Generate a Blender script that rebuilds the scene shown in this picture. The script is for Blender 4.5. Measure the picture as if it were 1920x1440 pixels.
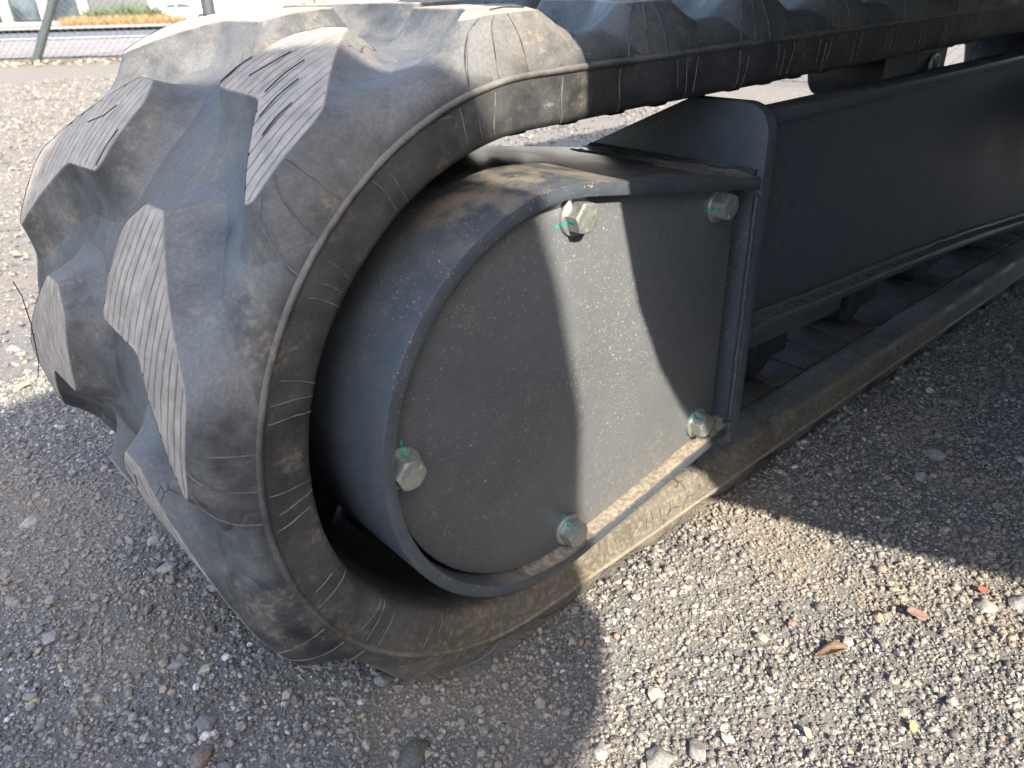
import bpy, bmesh, math, random
import numpy as np
from mathutils import Vector, Matrix, noise as mnoise

for o in list(bpy.data.objects):
    bpy.data.objects.remove(o, do_unlink=True)
S = bpy.context.scene
COL = S.collection
random.seed(7)
RNG = np.random.default_rng(11)

# ------------------------------------------------------------------ camera
cam = bpy.data.cameras.new('camera')
cam.sensor_fit = 'HORIZONTAL'; cam.sensor_width = 36.0
cam.lens = 1441.6 / 1920 * 36
cam.clip_start = 0.02; cam.clip_end = 3000
cam.dof.use_dof = True; cam.dof.focus_distance = 0.74; cam.dof.aperture_fstop = 11
camo = bpy.data.objects.new('camera', cam); COL.objects.link(camo)
_r = Vector((0.74141072, -0.67057897, -0.02517936)); _d = Vector((-0.33047069, -0.33220636, -0.8834184)); _f = Vector((0.58403705, 0.66329691, -0.46790804))
camo.matrix_world = Matrix(((_r.x, -_d.x, -_f.x, -0.4277), (_r.y, -_d.y, -_f.y, -0.4469), (_r.z, -_d.z, -_f.z, 0.6458), (0, 0, 0, 1)))
S.camera = camo

# ------------------------------------------------------------------ sky and sun
SUNV = Vector((-0.25, -1.0, 0.73)).normalized()          # towards the sun
EL = math.asin(SUNV.z); AZ = math.atan2(SUNV.x, SUNV.y)
W = bpy.data.worlds.new('World'); S.world = W; W.use_nodes = True
nt = W.node_tree
sky = nt.nodes.new('ShaderNodeTexSky'); sky.sky_type = 'NISHITA'; sky.sun_disc = False
sky.sun_elevation = EL; sky.sun_rotation = AZ; sky.air_density = 1.0; sky.dust_density = 2.5; sky.ozone_density = 1.0
bg = nt.nodes['Background']; bg.inputs['Strength'].default_value = 0.15
nt.links.new(sky.outputs[0], bg.inputs[0])
sun = bpy.data.lights.new('sun', 'SUN'); sun.energy = 3.35; sun.angle = math.radians(0.53); sun.color = (1.0, 0.91, 0.77)
suno = bpy.data.objects.new('sun', sun); COL.objects.link(suno)
suno.rotation_euler = (-SUNV).to_track_quat('-Z', 'Y').to_euler()
S.view_settings.view_transform = 'Standard'; S.view_settings.look = 'None'
S.view_settings.gamma = 1.0; S.view_settings.use_curve_mapping = False
S.view_settings.exposure = 2.02
S.render.engine = 'CYCLES'
S.cycles.max_bounces = 4; S.cycles.diffuse_bounces = 2; S.cycles.glossy_bounces = 2
S.cycles.use_adaptive_sampling = True; S.cycles.adaptive_threshold = 0.02

# ------------------------------------------------------------------ object helpers
def tag(o, label=None, cat=None, group=None, kind=None):
    if label: o['label'] = label
    if cat: o['category'] = cat
    if group: o['group'] = group
    if kind: o['kind'] = kind
    return o
def link(name, me, mat=None, parent=None):
    o = bpy.data.objects.new(name, me); COL.objects.link(o)
    if mat is not None and me is not None and not me.materials: me.materials.append(mat)
    if parent is not None: o.parent = parent
    return o
def empty(name, loc=(0, 0, 0), parent=None):
    o = bpy.data.objects.new(name, None); COL.objects.link(o); o.location = loc
    o.empty_display_size = 0.1
    if parent is not None: o.parent = parent
    return o
def mesh(name, V, F, smooth=None):
    me = bpy.data.meshes.new(name); me.from_pydata([tuple(v) for v in V], [], [tuple(f) for f in F]); me.update()
    if smooth is not None: shade(me, smooth)
    return me
def shade(me, ang=35):
    me.polygons.foreach_set('use_smooth', [True] * len(me.polygons))
    if ang < 180 and hasattr(me, 'set_sharp_from_angle'): me.set_sharp_from_angle(angle=math.radians(ang))
    me.update()
def from_bm(bm, name, ang=35):
    bmesh.ops.recalc_face_normals(bm, faces=bm.faces)
    me = bpy.data.meshes.new(name); bm.to_mesh(me); bm.free()
    if ang is not None: shade(me, ang)
    return me
def bev(bm, w, seg=2, ang=30):
    es = [e for e in bm.edges if len(e.link_faces) == 2 and e.calc_face_angle(0) > math.radians(ang)]
    if es: bmesh.ops.bevel(bm, geom=es, offset=w, segments=seg, profile=0.5, affect='EDGES', clamp_overlap=True)
def box_bm(x0, x1, y0, y1, z0, z1, b=0.0, seg=2):
    bm = bmesh.new()
    bmesh.ops.create_cube(bm, size=1)
    for v in bm.verts:
        v.co = Vector((x0 if v.co.x < 0 else x1, y0 if v.co.y < 0 else y1, z0 if v.co.z < 0 else z1))
    if b: bev(bm, b, seg)
    return bm
def prism_bm(pts, axis, a, b, bw=0.0, seg=2, ang=30):
    """extrude polygon of 2D points along an axis from a to b. axis 'y': pts are (x,z); 'x': (y,z); 'z': (x,y)"""
    f = {'y': lambda p, t: (p[0], t, p[1]), 'x': lambda p, t: (t, p[0], p[1]), 'z': lambda p, t: (p[0], p[1], t)}[axis]
    bm = bmesh.new()
    A = [bm.verts.new(f(p, a)) for p in pts]; B = [bm.verts.new(f(p, b)) for p in pts]
    n = len(pts)
    bm.faces.new(A); bm.faces.new(B[::-1])
    for i in range(n):
        bm.faces.new((A[i], B[i], B[(i + 1) % n], A[(i + 1) % n]))
    bmesh.ops.recalc_face_normals(bm, faces=bm.faces)
    if bw: bev(bm, bw, seg, ang)
    return bm
def tube_mesh(name, pts, r, n=6, taper=False):
    pts = [Vector(p) for p in pts]; V = []; F = []
    m = len(pts)
    for i, p in enumerate(pts):
        t = (pts[min(i + 1, m - 1)] - pts[max(i - 1, 0)]).normalized()
        up = Vector((0, 0, 1)) if abs(t.z) < 0.9 else Vector((1, 0, 0))
        a = t.cross(up).normalized(); b = t.cross(a)
        rr = r * (1 - 0.6 * i / max(1, m - 1)) if taper else r
        for k in range(n):
            w = 2 * math.pi * k / n
            V.append(p + a * rr * math.cos(w) + b * rr * math.sin(w))
    for i in range(m - 1):
        for k in range(n):
            F.append((i * n + k, i * n + (k + 1) % n, (i + 1) * n + (k + 1) % n, (i + 1) * n + k))
    F.append(tuple(range(n))[::-1]); F.append(tuple((m - 1) * n + k for k in range(n)))
    return mesh(name, V, F, 60)
def cyl_bm(c, r, y0, y1, n=32, b=0.0, axis='y'):
    pts = [(c[0] + r * math.cos(2 * math.pi * k / n), c[1] + r * math.sin(2 * math.pi * k / n)) for k in range(n)]
    bm = prism_bm(pts, axis, y0, y1)
    if b: bev(bm, b, 2, 50)
    return bm
def rounded(pts, rads, seg=6):
    """round the corners of a 2D polygon"""
    out = []
    n = len(pts)
    for i in range(n):
        p = Vector(pts[i]); a = Vector(pts[i - 1]); b = Vector(pts[(i + 1) % n]); r = rads[i] if isinstance(rads, (list, tuple)) else rads
        if r <= 0: out.append(tuple(p)); continue
        u = (a - p); v = (b - p); lu, lv = u.length, v.length; u /= lu; v /= lv
        ang = math.acos(max(-1, min(1, u.dot(v))))
        d = min(r / math.tan(ang / 2), 0.48 * lu, 0.48 * lv); r = d * math.tan(ang / 2)
        c = p + (u + v).normalized() * (r / math.sin(ang / 2))
        s = p + u * d - c; e = p + v * d - c
        a0 = math.atan2(s.y, s.x); a1 = math.atan2(e.y, e.x); da = (a1 - a0 + math.pi) % (2 * math.pi) - math.pi
        for k in range(seg + 1):
            w = a0 + da * k / seg
            out.append((c.x + r * math.cos(w), c.y + r * math.sin(w)))
    return out

# ------------------------------------------------------------------ materials
class MT:
    def __init__(s, name):
        s.m = bpy.data.materials.new(name); s.m.use_nodes = True
        s.t = s.m.node_tree; s.p = s.t.nodes['Principled BSDF']
    def n(s, kind, **kw):
        nd = s.t.nodes.new('ShaderNode' + kind)
        for k, v in kw.items(): setattr(nd, k, v)
        return nd
    def put(s, sock, v):
        if v is None: return
        if isinstance(v, bpy.types.NodeSocket): s.t.links.new(v, sock)
        else:
            if isinstance(v, tuple) and len(v) == 3 and sock.type == 'RGBA': v = (*v, 1)
            sock.default_value = v
    def coord(s, which='Object'):
        return s.n('TexCoord').outputs[which]
    def mapping(s, v, scale=(1, 1, 1), rot=(0, 0, 0)):
        m = s.n('Mapping'); s.put(m.inputs['Vector'], v); m.inputs['Scale'].default_value = scale; m.inputs['Rotation'].default_value = rot
        return m.outputs[0]
    def noise(s, v, scale, detail=4, rough=0.55, dist=0.0, col=False):
        t = s.n('TexNoise'); s.put(t.inputs['Vector'], v); t.inputs['Scale'].default_value = scale
        t.inputs['Detail'].default_value = detail; t.inputs['Roughness'].default_value = rough; t.inputs['Distortion'].default_value = dist
        return t.outputs['Color' if col else 'Fac']
    def vor(s, v, scale, feature='F1', out='Distance', rnd=1.0):
        t = s.n('TexVoronoi'); t.feature = feature; s.put(t.inputs['Vector'], v); t.inputs['Scale'].default_value = scale
        t.inputs['Randomness'].default_value = rnd
        return t.outputs[out]
    def math(s, op, a, b=None, c=None, clamp=False):
        t = s.n('Math', operation=op); t.use_clamp = clamp
        s.put(t.inputs[0], a)
        if b is not None: s.put(t.inputs[1], b)
        if c is not None: s.put(t.inputs[2], c)
        return t.outputs[0]
    def vmath(s, op, a, b=None, scale=None):
        t = s.n('VectorMath', operation=op); s.put(t.inputs[0], a)
        if b is not None: s.put(t.inputs[1], b)
        if scale is not None: s.put(t.inputs['Scale'], scale)
        return t.outputs[0]
    def ss(s, v, lo, hi, a=0.0, b=1.0):
        t = s.n('MapRange'); t.interpolation_type = 'SMOOTHSTEP'; s.put(t.inputs[0], v)
        for i, q in enumerate((lo, hi, a, b)): s.put(t.inputs[i + 1], q)
        return t.outputs[0]
    def mix(s, f, a, b, mode='MIX'):
        t = s.n('Mix', data_type='RGBA', blend_type=mode); s.put(t.inputs[0], f); s.put(t.inputs[6], a); s.put(t.inputs[7], b)
        return t.outputs[2]
    def ramp(s, f, stops):
        t = s.n('ValToRGB'); s.put(t.inputs[0], f); e = t.color_ramp.elements
        while len(e) < len(stops): e.new(0.5)
        for q, (p, c) in zip(e, stops): q.position = p; q.color = (*c, 1) if len(c) == 3 else c
        return t.outputs[0]
    def attr(s, name, out='Fac'):
        t = s.n('Attribute'); t.attribute_name = name; return t.outputs[out]
    def bump(s, h, strength=0.5, dist=0.002, nrm=None):
        t = s.n('Bump'); s.put(t.inputs['Height'], h); t.inputs['Strength'].default_value = strength; t.inputs['Distance'].default_value = dist
        if nrm is not None: s.put(t.inputs['Normal'], nrm)
        return t.outputs[0]
    def upz(s):
        g = s.n('NewGeometry'); x = s.n('SeparateXYZ'); s.t.links.new(g.outputs['Normal'], x.inputs[0]); return x.outputs['Z']
    def sep(s, v, i):
        x = s.n('SeparateXYZ'); s.put(x.inputs[0], v); return x.outputs[i]
    def set(s, color=None, rough=None, metal=None, normal=None, spec=None):
        for k, v in (('Base Color', color), ('Roughness', rough), ('Metallic', metal), ('Normal', normal), ('Specular IOR Level', spec)):
            if v is not None: s.put(s.p.inputs[k], v)
        return s.m
def flat(name, c, rough=0.6, metal=0.0, var=0.15, scale=20):
    m = MT(name); co = m.coord(); nz = m.noise(co, scale, 5)
    k = m.ss(nz, 0.3, 0.7, 1 - var, 1 + var)
    return m.set(m.vmath('SCALE', m.n('RGB').outputs[0] if False else m.mix(0.0, c, c), scale=k), rough, metal, m.bump(nz, 0.15, 0.002))

def rubber(name, base=(0.022, 0.023, 0.025), dust=(0.22, 0.18, 0.135), film=(0.064, 0.065, 0.066), amount=0.55, brown=0.5, crack=0.0, muddy=0.72):
    m = MT(name); co = m.n('NewGeometry').outputs['Position']
    n1 = m.noise(co, 9, 4, 0.66); n2 = m.noise(co, 55, 4, 0.68)
    up = m.upz()
    wear = m.ss(m.math('ADD', m.math('MULTIPLY', n1, 0.65), m.math('MULTIPLY', n2, 0.45)), 0.42, 0.66)
    film_k = m.math('MULTIPLY', m.ss(m.math('ADD', m.math('ADD', m.math('MULTIPLY', n1, 0.8), m.math('MULTIPLY', n2, 0.2)), m.math('MULTIPLY', up, 0.08)), 0.33, 0.66), m.math('MULTIPLY', m.math('SUBTRACT', 1, m.math('MULTIPLY', m.attr('side_low'), 0.55)), amount), clamp=True)
    c = m.mix(film_k, base, film)
    c = m.vmath('SCALE', c, scale=m.ss(m.noise(co, 330, 3, 0.8), 0.30, 0.70, 0.84, 1.18))
    # brown dust caught in patches and in pores
    br = m.ss(m.noise(co, 14, 4, 0.7, 0.4), 0.50, 0.66)
    pore = m.ss(m.noise(co, 150, 3, 0.75), 0.48, 0.62)
    c = m.mix(m.math('MULTIPLY', m.math('MULTIPLY', br, m.math('ADD', 0.2, m.math('MULTIPLY', pore, 0.6))), brown), c, dust)
    # dried mud on what runs through the dirt, thickest near the ground
    mud = m.math('MULTIPLY', m.ss(m.math('ADD', m.sep(co, 2), m.math('MULTIPLY', n1, -0.10)), -0.02, 0.13, 1, 0), m.math('ADD', 0.45, m.math('MULTIPLY', pore, 0.65)))
    c = m.mix(m.math('MULTIPLY', mud, muddy), c, (0.25, 0.205, 0.145))
    # pale scuff scratches
    sc = m.noise(m.mapping(co, (6, 60, 14), (0.4, 0.2, 0.9)), 9, 3, 0.5)
    scm = m.math('MULTIPLY', m.ss(sc, 0.66, 0.72), m.ss(n2, 0.5, 0.62))
    c = m.mix(m.math('MULTIPLY', scm, 0.35), c, (0.30, 0.29, 0.27))
    fl = m.ss(m.vor(m.mapping(co, (1, 1.6, 0.9)), 330), 0.05, 0.17, 1, 0)
    fl = m.math('MULTIPLY', fl, m.ss(n2, 0.56, 0.66))
    c = m.mix(m.math('MULTIPLY', fl, 0.6), c, (0.36, 0.33, 0.28))
    # ground-in dust on the worn tops of the lugs, darker cuts
    top = m.attr('lug_top'); cut = m.attr('lug_cut')
    tc = m.mix(m.ss(n2, 0.35, 0.68), (0.235, 0.205, 0.174), (0.365, 0.318, 0.272))
    c = m.mix(m.math('MULTIPLY', top, m.ss(n1, 0.15, 0.6, 0.80, 1.0)), c, tc)
    c = m.mix(m.ss(cut, 0.06, 0.42), c, (0.020, 0.018, 0.017))
    # cracks
    crk = m.vor(m.vmath('ADD', co, m.vmath('SCALE', m.noise(co, 40, 1, col=True), scale=0.03)), 30, 'DISTANCE_TO_EDGE')
    crm = m.math('MULTIPLY', m.ss(crk, 0.012, 0.035, 1, 0), m.math('MULTIPLY', m.ss(m.noise(co, 7, 2), 0.60, 0.66), m.math('SUBTRACT', 1, top)))
    if crack: c = m.mix(m.math('MULTIPLY', crm, crack), c, (0.012, 0.012, 0.013))
    h = m.noise(co, 70, 4, 0.75)
    rgh = m.ss(wear, 0, 1, 0.52, 0.80)
    return m.set(c, rgh, 0.0, m.bump(h, 0.55, 0.0022), 0.4)

def paint(name, speck=1.0, dirt=0.35, base=(0.031, 0.035, 0.040), film=0.0, haze=0.0, rough=0.40):
    m = MT(name); co = m.coord()
    n1 = m.noise(co, 5, 3, 0.6); n2 = m.noise(co, 60, 3, 0.65)
    c = m.mix(m.ss(n1, 0.35, 0.7), base, tuple(q * 1.25 for q in base))
    c = m.mix(m.math('MULTIPLY', m.ss(n2, 0.35, 0.75), 0.10 + film), c, (0.17, 0.165, 0.155))
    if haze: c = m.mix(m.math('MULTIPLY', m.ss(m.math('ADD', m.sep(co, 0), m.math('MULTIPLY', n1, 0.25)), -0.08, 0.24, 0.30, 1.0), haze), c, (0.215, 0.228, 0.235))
    # grime streaks and dust laid on upward faces
    up = m.ss(m.upz(), 0.72, 0.99)
    dn = m.ss(m.noise(co, 26, 4, 0.7), 0.38, 0.62)
    c = m.mix(m.math('MULTIPLY', m.math('MULTIPLY', up, dn), 0.6), c, (0.25, 0.21, 0.155))
    c = m.mix(m.math('MULTIPLY', m.ss(m.noise(m.mapping(co, (1, 1, 0.5)), 17, 4, 0.75), 0.56, 0.72), dirt), c, (0.17, 0.145, 0.11))
    # dried mud splashes: little commas thrown over the paint
    if speck > 0:
        warp = m.vmath('SCALE', m.vmath('SUBTRACT', m.noise(co, 150, 2, col=True), (0.5, 0.5, 0.5)), scale=0.011)
        w = m.vmath('ADD', co, warp)
        tot = None
        for sc, r0, thr, st in ((190, 0.20, 0.55, 2.4), (340, 0.25, 0.44, 2.0), (95, 0.13, 0.76, 2.4)):
            q = m.mapping(w, (1, 1, st), (0, 0.62, 0))
            t = m.n('TexVoronoi'); t.feature = 'F1'; m.put(t.inputs['Vector'], q); t.inputs['Scale'].default_value = sc
            rnd = m.sep(t.outputs['Color'], 0)
            ok = m.math('GREATER_THAN', rnd, m.math('SUBTRACT', thr + 0.27, m.math('MULTIPLY', speck, m.ss(m.sep(co, 0), -0.06, 0.14, 0.0, 0.46))))
            dot = m.math('MULTIPLY', m.ss(t.outputs['Distance'], r0 * 0.55, r0, 1, 0), ok)
            tot = dot if tot is None else m.math('MAXIMUM', tot, dot)
        mod = m.ss(m.noise(co, 7, 4, 0.7), 0.36, 0.58, 0.12, 1)
        sp = m.math('MULTIPLY', tot, mod)
        c = m.mix(m.math('MULTIPLY', sp, 0.78), c, m.mix(n2, (0.30, 0.26, 0.20), (0.58, 0.53, 0.44)))
        h = m.math('MULTIPLY', n2, 0.3)
    else:
        h = m.math('MULTIPLY', n2, 0.3); sp = 0.0
    # hairline scratches
    scr = m.noise(m.mapping(co, (3, 3, 140), (0, 0.5, 0)), 6, 2, 0.5)
    c = m.mix(m.math('MULTIPLY', m.ss(scr, 0.70, 0.74), 0.22), c, (0.25, 0.25, 0.25))
    rg = m.math('ADD', m.ss(n1, 0.3, 0.7, rough - 0.06, rough + 0.06), m.math('MULTIPLY', sp, 0.35))
    return m.set(c, rg, 0.0, m.bump(h, 0.22, 0.0012), 0.5)

M = {}
M['rubber'] = rubber('track_rubber')
M['lugs'] = rubber('lug_rubber', amount=0.90, film=(0.138, 0.139, 0.139), brown=0.80, crack=0.7)
M['flash'] = flat('mould_flash', (0.125, 0.115, 0.10), 0.8, 0, 0.4, 90)
M['strand'] = flat('rubber_strand', (0.020, 0.019, 0.018), 0.6, 0, 0.3, 200)
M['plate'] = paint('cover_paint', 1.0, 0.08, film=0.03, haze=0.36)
M['guard'] = paint('guard_paint', 0.40, 0.12, (0.042, 0.051, 0.063), film=0.04)
M['frame'] = paint('frame_paint', 0.10, 0.25, (0.050, 0.061, 0.074), film=0.02, rough=0.52)
M['dark'] = flat('dark_steel', (0.028, 0.029, 0.031), 0.55, 0.2, 0.4, 30)

def zinc():
    m = MT('zinc_plate'); co = m.coord(); n1 = m.noise(co, 220, 3, 0.6)
    c = m.mix(m.ss(n1, 0.35, 0.7), (0.36, 0.375, 0.345), (0.47, 0.485, 0.45))
    c = m.mix(m.math('MULTIPLY', m.ss(m.noise(co, 120, 3, 0.7), 0.58, 0.70), 0.35), c, (0.22, 0.18, 0.12))
    return m.set(c, m.ss(n1, 0.3, 0.7, 0.34, 0.46), 0.75, m.bump(n1, 0.06, 0.0004))
M['zinc'] = zinc()
M['teal'] = flat('teal_marker', (0.005, 0.30, 0.235), 0.4, 0, 0.2, 300)
M['soil'] = flat('dry_soil', (0.235, 0.198, 0.152), 0.95, 0, 0.35, 160)
M['galv'] = flat('galvanised_post', (0.065, 0.078, 0.085), 0.5, 0.3, 0.12, 40)
M['wire'] = flat('fence_wire', (0.06, 0.06, 0.062), 0.6, 0.3, 0.1, 40)

# =================================================================== GROUND
QN = Vector((0.67079164, 0.74164586, 0)); QE = Vector((0.74164586, -0.67079164, 0))
FALL = 0.033; Q0 = 7.9
def far_z(x, y):
    q = x * QN.x + y * QN.y
    return -FALL * max(0.0, q - Q0)
def at_qu(q, u, z=0.0):
    p = QN * q + QE * u
    return Vector((p.x, p.y, -FALL * max(0.0, q - Q0) + z))
def gz(x, y):
    """height of the yard surface"""
    r = math.hypot(x - 0.2, y)
    amp = 1.0 if r < 3 else max(0.0, 1 - (r - 3) / 6)
    h = 0.007 * mnoise.noise((x * 3.1, y * 3.1, 0.3)) + 0.005 * mnoise.noise((x * 9, y * 9, 4.1)) + 0.0028 * mnoise.noise((x * 31, y * 31, 2.2))
    # gravel pushed up a little along the side of the track
    bank = 0.010 * math.exp(-((y + 0.03) / 0.06) ** 2) * (0.5 + 0.5 * math.tanh((x - 0.02) * 8))
    return amp * h + bank + far_z(x, y) - 0.002
def graded(a, b, f0, f1, fine, grow):
    v = list(np.arange(f0, f1 + 1e-6, fine)); st = fine
    while v[-1] < b: st *= grow; v.append(v[-1] + st)
    st = fine
    while v[0] > a: st *= grow; v.insert(0, v[0] - st)
    return v
gx = graded(-260, 420, -0.8, 1.6, 0.014, 1.16); gy = graded(-160, 420, -0.7, 1.5, 0.014, 1.16)
GV = [(x, y, gz(x, y)) for y in gy for x in gx]
nx = len(gx)
GF = [(j * nx + i, j * nx + i + 1, (j + 1) * nx + i + 1, (j + 1) * nx + i) for j in range(len(gy) - 1) for i in range(nx - 1)]
def ground_mat():
    m = MT('gravel_yard'); co = m.coord()
    n1 = m.noise(co, 5.2, 4, 0.7); n3 = m.noise(co, 420, 2, 0.75)
    v = m.n('TexVoronoi'); v.feature = 'F1'; m.put(v.inputs['Vector'], co); v.inputs['Scale'].default_value = 170
    cell = m.sep(v.outputs['Color'], 0)
    st = m.ramp(cell, [(0.0, (0.09, 0.088, 0.085)), (0.45, (0.145, 0.137, 0.128)), (0.8, (0.205, 0.19, 0.173)), (1.0, (0.32, 0.29, 0.255))])
    fines = m.mix(n3, (0.15, 0.128, 0.102), (0.34, 0.295, 0.24))
    fk = m.ss(n1, 0.46, 0.62)
    far = m.mix(m.math('ADD', 0.25, m.math('MULTIPLY', fk, 0.5)), st, m.vmath('SCALE', fines, scale=0.75))
    # the loose stones lie on grit coloured dark for the gaps between them; pale fines show in the worn patches
    pk = m.ss(m.math('ADD', m.attr('sandy'), m.math('MULTIPLY', m.math('SUBTRACT', n1, 0.5), 0.8)), 0.12, 0.70, 0.0, 0.6)
    near = m.mix(pk, m.mix(n3, (0.095, 0.092, 0.088), (0.21, 0.20, 0.188)), fines)
    c = m.mix(m.attr('loose'), far, near)
    h = m.math('ADD', m.math('MULTIPLY', v.outputs['Distance'], -0.7), m.math('MULTIPLY', n3, 0.6))
    return m.set(c, 0.92, 0, m.bump(h, 0.5, 0.004), 0.2)
M['ground'] = ground_mat()
gme = mesh('ground', GV, GF, 180)
a1 = gme.attributes.new('sandy', 'FLOAT', 'POINT'); a2 = gme.attributes.new('loose', 'FLOAT', 'POINT')
a1.data.foreach_set('value', [mnoise.noise((x * 4.2, y * 4.2, 9.0)) + 0.4 * mnoise.noise((x * 13, y * 13, 1.0)) if abs(x) < 4 and abs(y) < 4 else 0.0 for x, y, z in GV])
a2.data.foreach_set('value', [max(0.0, min(1.0, (1.9 - math.hypot(x - 0.3, y)) / 0.8)) for x, y, z in GV])
gnd = link('ground', gme, M['ground']); tag(gnd, kind='structure', label='grey crushed stone yard surface with sandy patches')

# street beyond the fence (each sheet a few mm above the one below)
def strip(name, q0, q1, u0, u1, mat, lift, label, kind='structure', n=12):
    V = []; F = []
    for i in range(n + 1):
        q = q0 + (q1 - q0) * i / n
        V += [at_qu(q, u0, lift), at_qu(q, u1, lift)]
    F = [(2 * i, 2 * i + 1, 2 * i + 3, 2 * i + 2) for i in range(n)]
    o = link(name, mesh(name, V, F), mat); tag(o, label, kind=kind); return o
strip('verge', 8.6, 17.5, -60, 40, flat('pinkish_verge', (0.20, 0.178, 0.165), 0.9, 0, 0.25, 3), 0.012, 'pale pinkish gravel verge between fence and road')
strip('road', 17.5, 29, -90, 60, flat('road_asphalt', (0.085, 0.09, 0.105), 0.85, 0, 0.15, 6), 0.020, 'grey asphalt road beyond the fence')
strip('road_edge_line', 17.9, 18.7, -90, 60, flat('road_paint', (0.62, 0.61, 0.58), 0.7, 0, 0.1, 2), 0.028, 'white painted line along the near road edge')
strip('footpath', 29, 42, -90, 60, flat('concrete_path', (0.36, 0.33, 0.28), 0.85, 0, 0.12, 2), 0.13, 'pale concrete footpath on the far side of the road')
strip('mulch_bed', 42, 60, -90, 10, flat('mulch', (0.22, 0.16, 0.10), 0.9, 0, 0.3, 3), 0.15, 'brown mulch bed in front of the buildings')
strip('car_park', 60, 110, -90, 40, flat('car_park_concrete', (0.48, 0.47, 0.45), 0.85, 0, 0.1, 2), 0.06, 'pale concrete car park before the white building')

# =================================================================== EXCAVATOR
EX = empty('excavator')
tag(EX, 'dark grey tracked excavator with dusty rubber track and bolted motor cover', 'excavator')

# ---- track path ---------------------------------------------------
CZ, RS, RN, WID = 0.3108, 0.270, 0.243, 0.496
PITCH = 0.163; NL = 34
XE = (NL * PITCH - 2 * math.pi * RN) / 2
SLOPE = 0.0075
TOP_OFF, FLOOR = 0.0425, 0.0165
def P(s, off, y):
    """point of the track at neutral-line length s, distance off outside the parting line, y across"""
    half = math.pi * RN; L = 2 * XE + 2 * half
    s = (s + XE + half) % L - XE - half          # [-XE-half, XE+half)
    r = RS + off
    if s < -XE:                                   # far idler, upper half
        a = math.pi / 2 - (-XE - s) / RN
        dz = SLOPE * XE * 0.5
        return (XE + r * math.cos(a), y, CZ + dz + (r + dz) * math.sin(a))
    if s < 0: return (-s, y, CZ + r + SLOPE * (-s))
    if s < half:
        a = math.pi / 2 + s / RN
        return (r * math.cos(a), y, CZ + r * math.sin(a))
    if s < half + XE: return (s - half, y, CZ - r)
    a = -math.pi / 2 + (s - half - XE) / RN
    dz = SLOPE * XE * 0.5
    return (XE + r * math.cos(a), y, CZ + dz + (r + dz) * math.sin(a))
BY = [0.0, 0.0012, 0.005, 0.012, 0.022, 0.034, 0.06, 0.10]; BO = [0.0, 0.0048, 0.0120, 0.0185, 0.0232, 0.0240, 0.0190, 0.0105]
def base(y):
    y = min(y, WID - y)
    return float(np.interp(y, BY, BO))
TRK = empty('rubber_track', (0, 0, 0), EX)
def near_frac(s): return True
# ---- belt -----------------------------------------------------------
prof = [(0.014, -0.0425), (0.007, -0.0405), (0.0035, -0.035), (0.0018, -0.022), (0.0008, -0.008), (0.0, 0.0)] + [(y, o) for y, o in zip(BY[1:], BO[1:])]
prof += [(0.15, base(0.15)), (0.20, base(0.2)), (WID / 2, base(0.24))]
prof = prof + [(WID - y, o) for y, o in prof[-2::-1]]
# inner side: flat shoulders with a shallow central channel
prof += [(WID - 0.050, -0.0425), (WID - 0.055, -0.0395), (0.055, -0.0395), (0.050, -0.0425)]
NS = 700; Ltot = NL * PITCH
V = []; F = []; m_ = len(prof)
for i in range(NS):
    s = -XE - math.pi * RN + Ltot * i / NS
    for (y, o) in prof:
        wob = 0.0012 * mnoise.noise((s * 9, y * 14, o * 40))
        V.append(P(s, o + wob, y + (0.0008 * mnoise.noise((s * 16, o * 60, 7)) if y < 0.01 else 0)))
for i in range(NS):
    j = (i + 1) % NS
    for k in range(m_):
        l = (k + 1) % m_
        F.append((i * m_ + k, i * m_ + l, j * m_ + l, j * m_ + k))
bm = bmesh.new(); bvs = [bm.verts.new(v) for v in V]
for f in F: bm.faces.new([bvs[q] for q in f])
bme = from_bm(bm, 'belt', 50)
at = bme.attributes.new('side_low', 'FLOAT', 'POINT')
at.data.foreach_set('value', [max(0.0, min(1.0, (0.014 - prof[i % m_][1]) / 0.012)) for i in range(len(bme.vertices))])
belt = link('belt', bme, M['lugs'], TRK)
tag(belt, 'dusty black rubber belt body with rounded side wall')
# ---- parting ridge -----------------------------------------------------
ridge = []
for i in range(NS):
    s = -XE - math.pi * RN + Ltot * i / NS
    ridge.append([P(s, -0.0030, 0.0012), P(s, -0.0018, -0.0014), P(s, 0.0002, -0.0022), P(s, 0.0020, -0.0012), P(s, 0.0032, 0.0016)])
V = [v for r in ridge for v in r]
F = [(i * 5 + k, i * 5 + k + 1, ((i + 1) % NS) * 5 + k + 1, ((i + 1) % NS) * 5 + k) for i in range(NS) for k in range(4)]
link('mould_ridge', mesh('mould_ridge', V, F, 60), rubber('ridge_rubber', film=(0.15, 0.145, 0.135), amount=0.95, brown=0.8), TRK)

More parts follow.
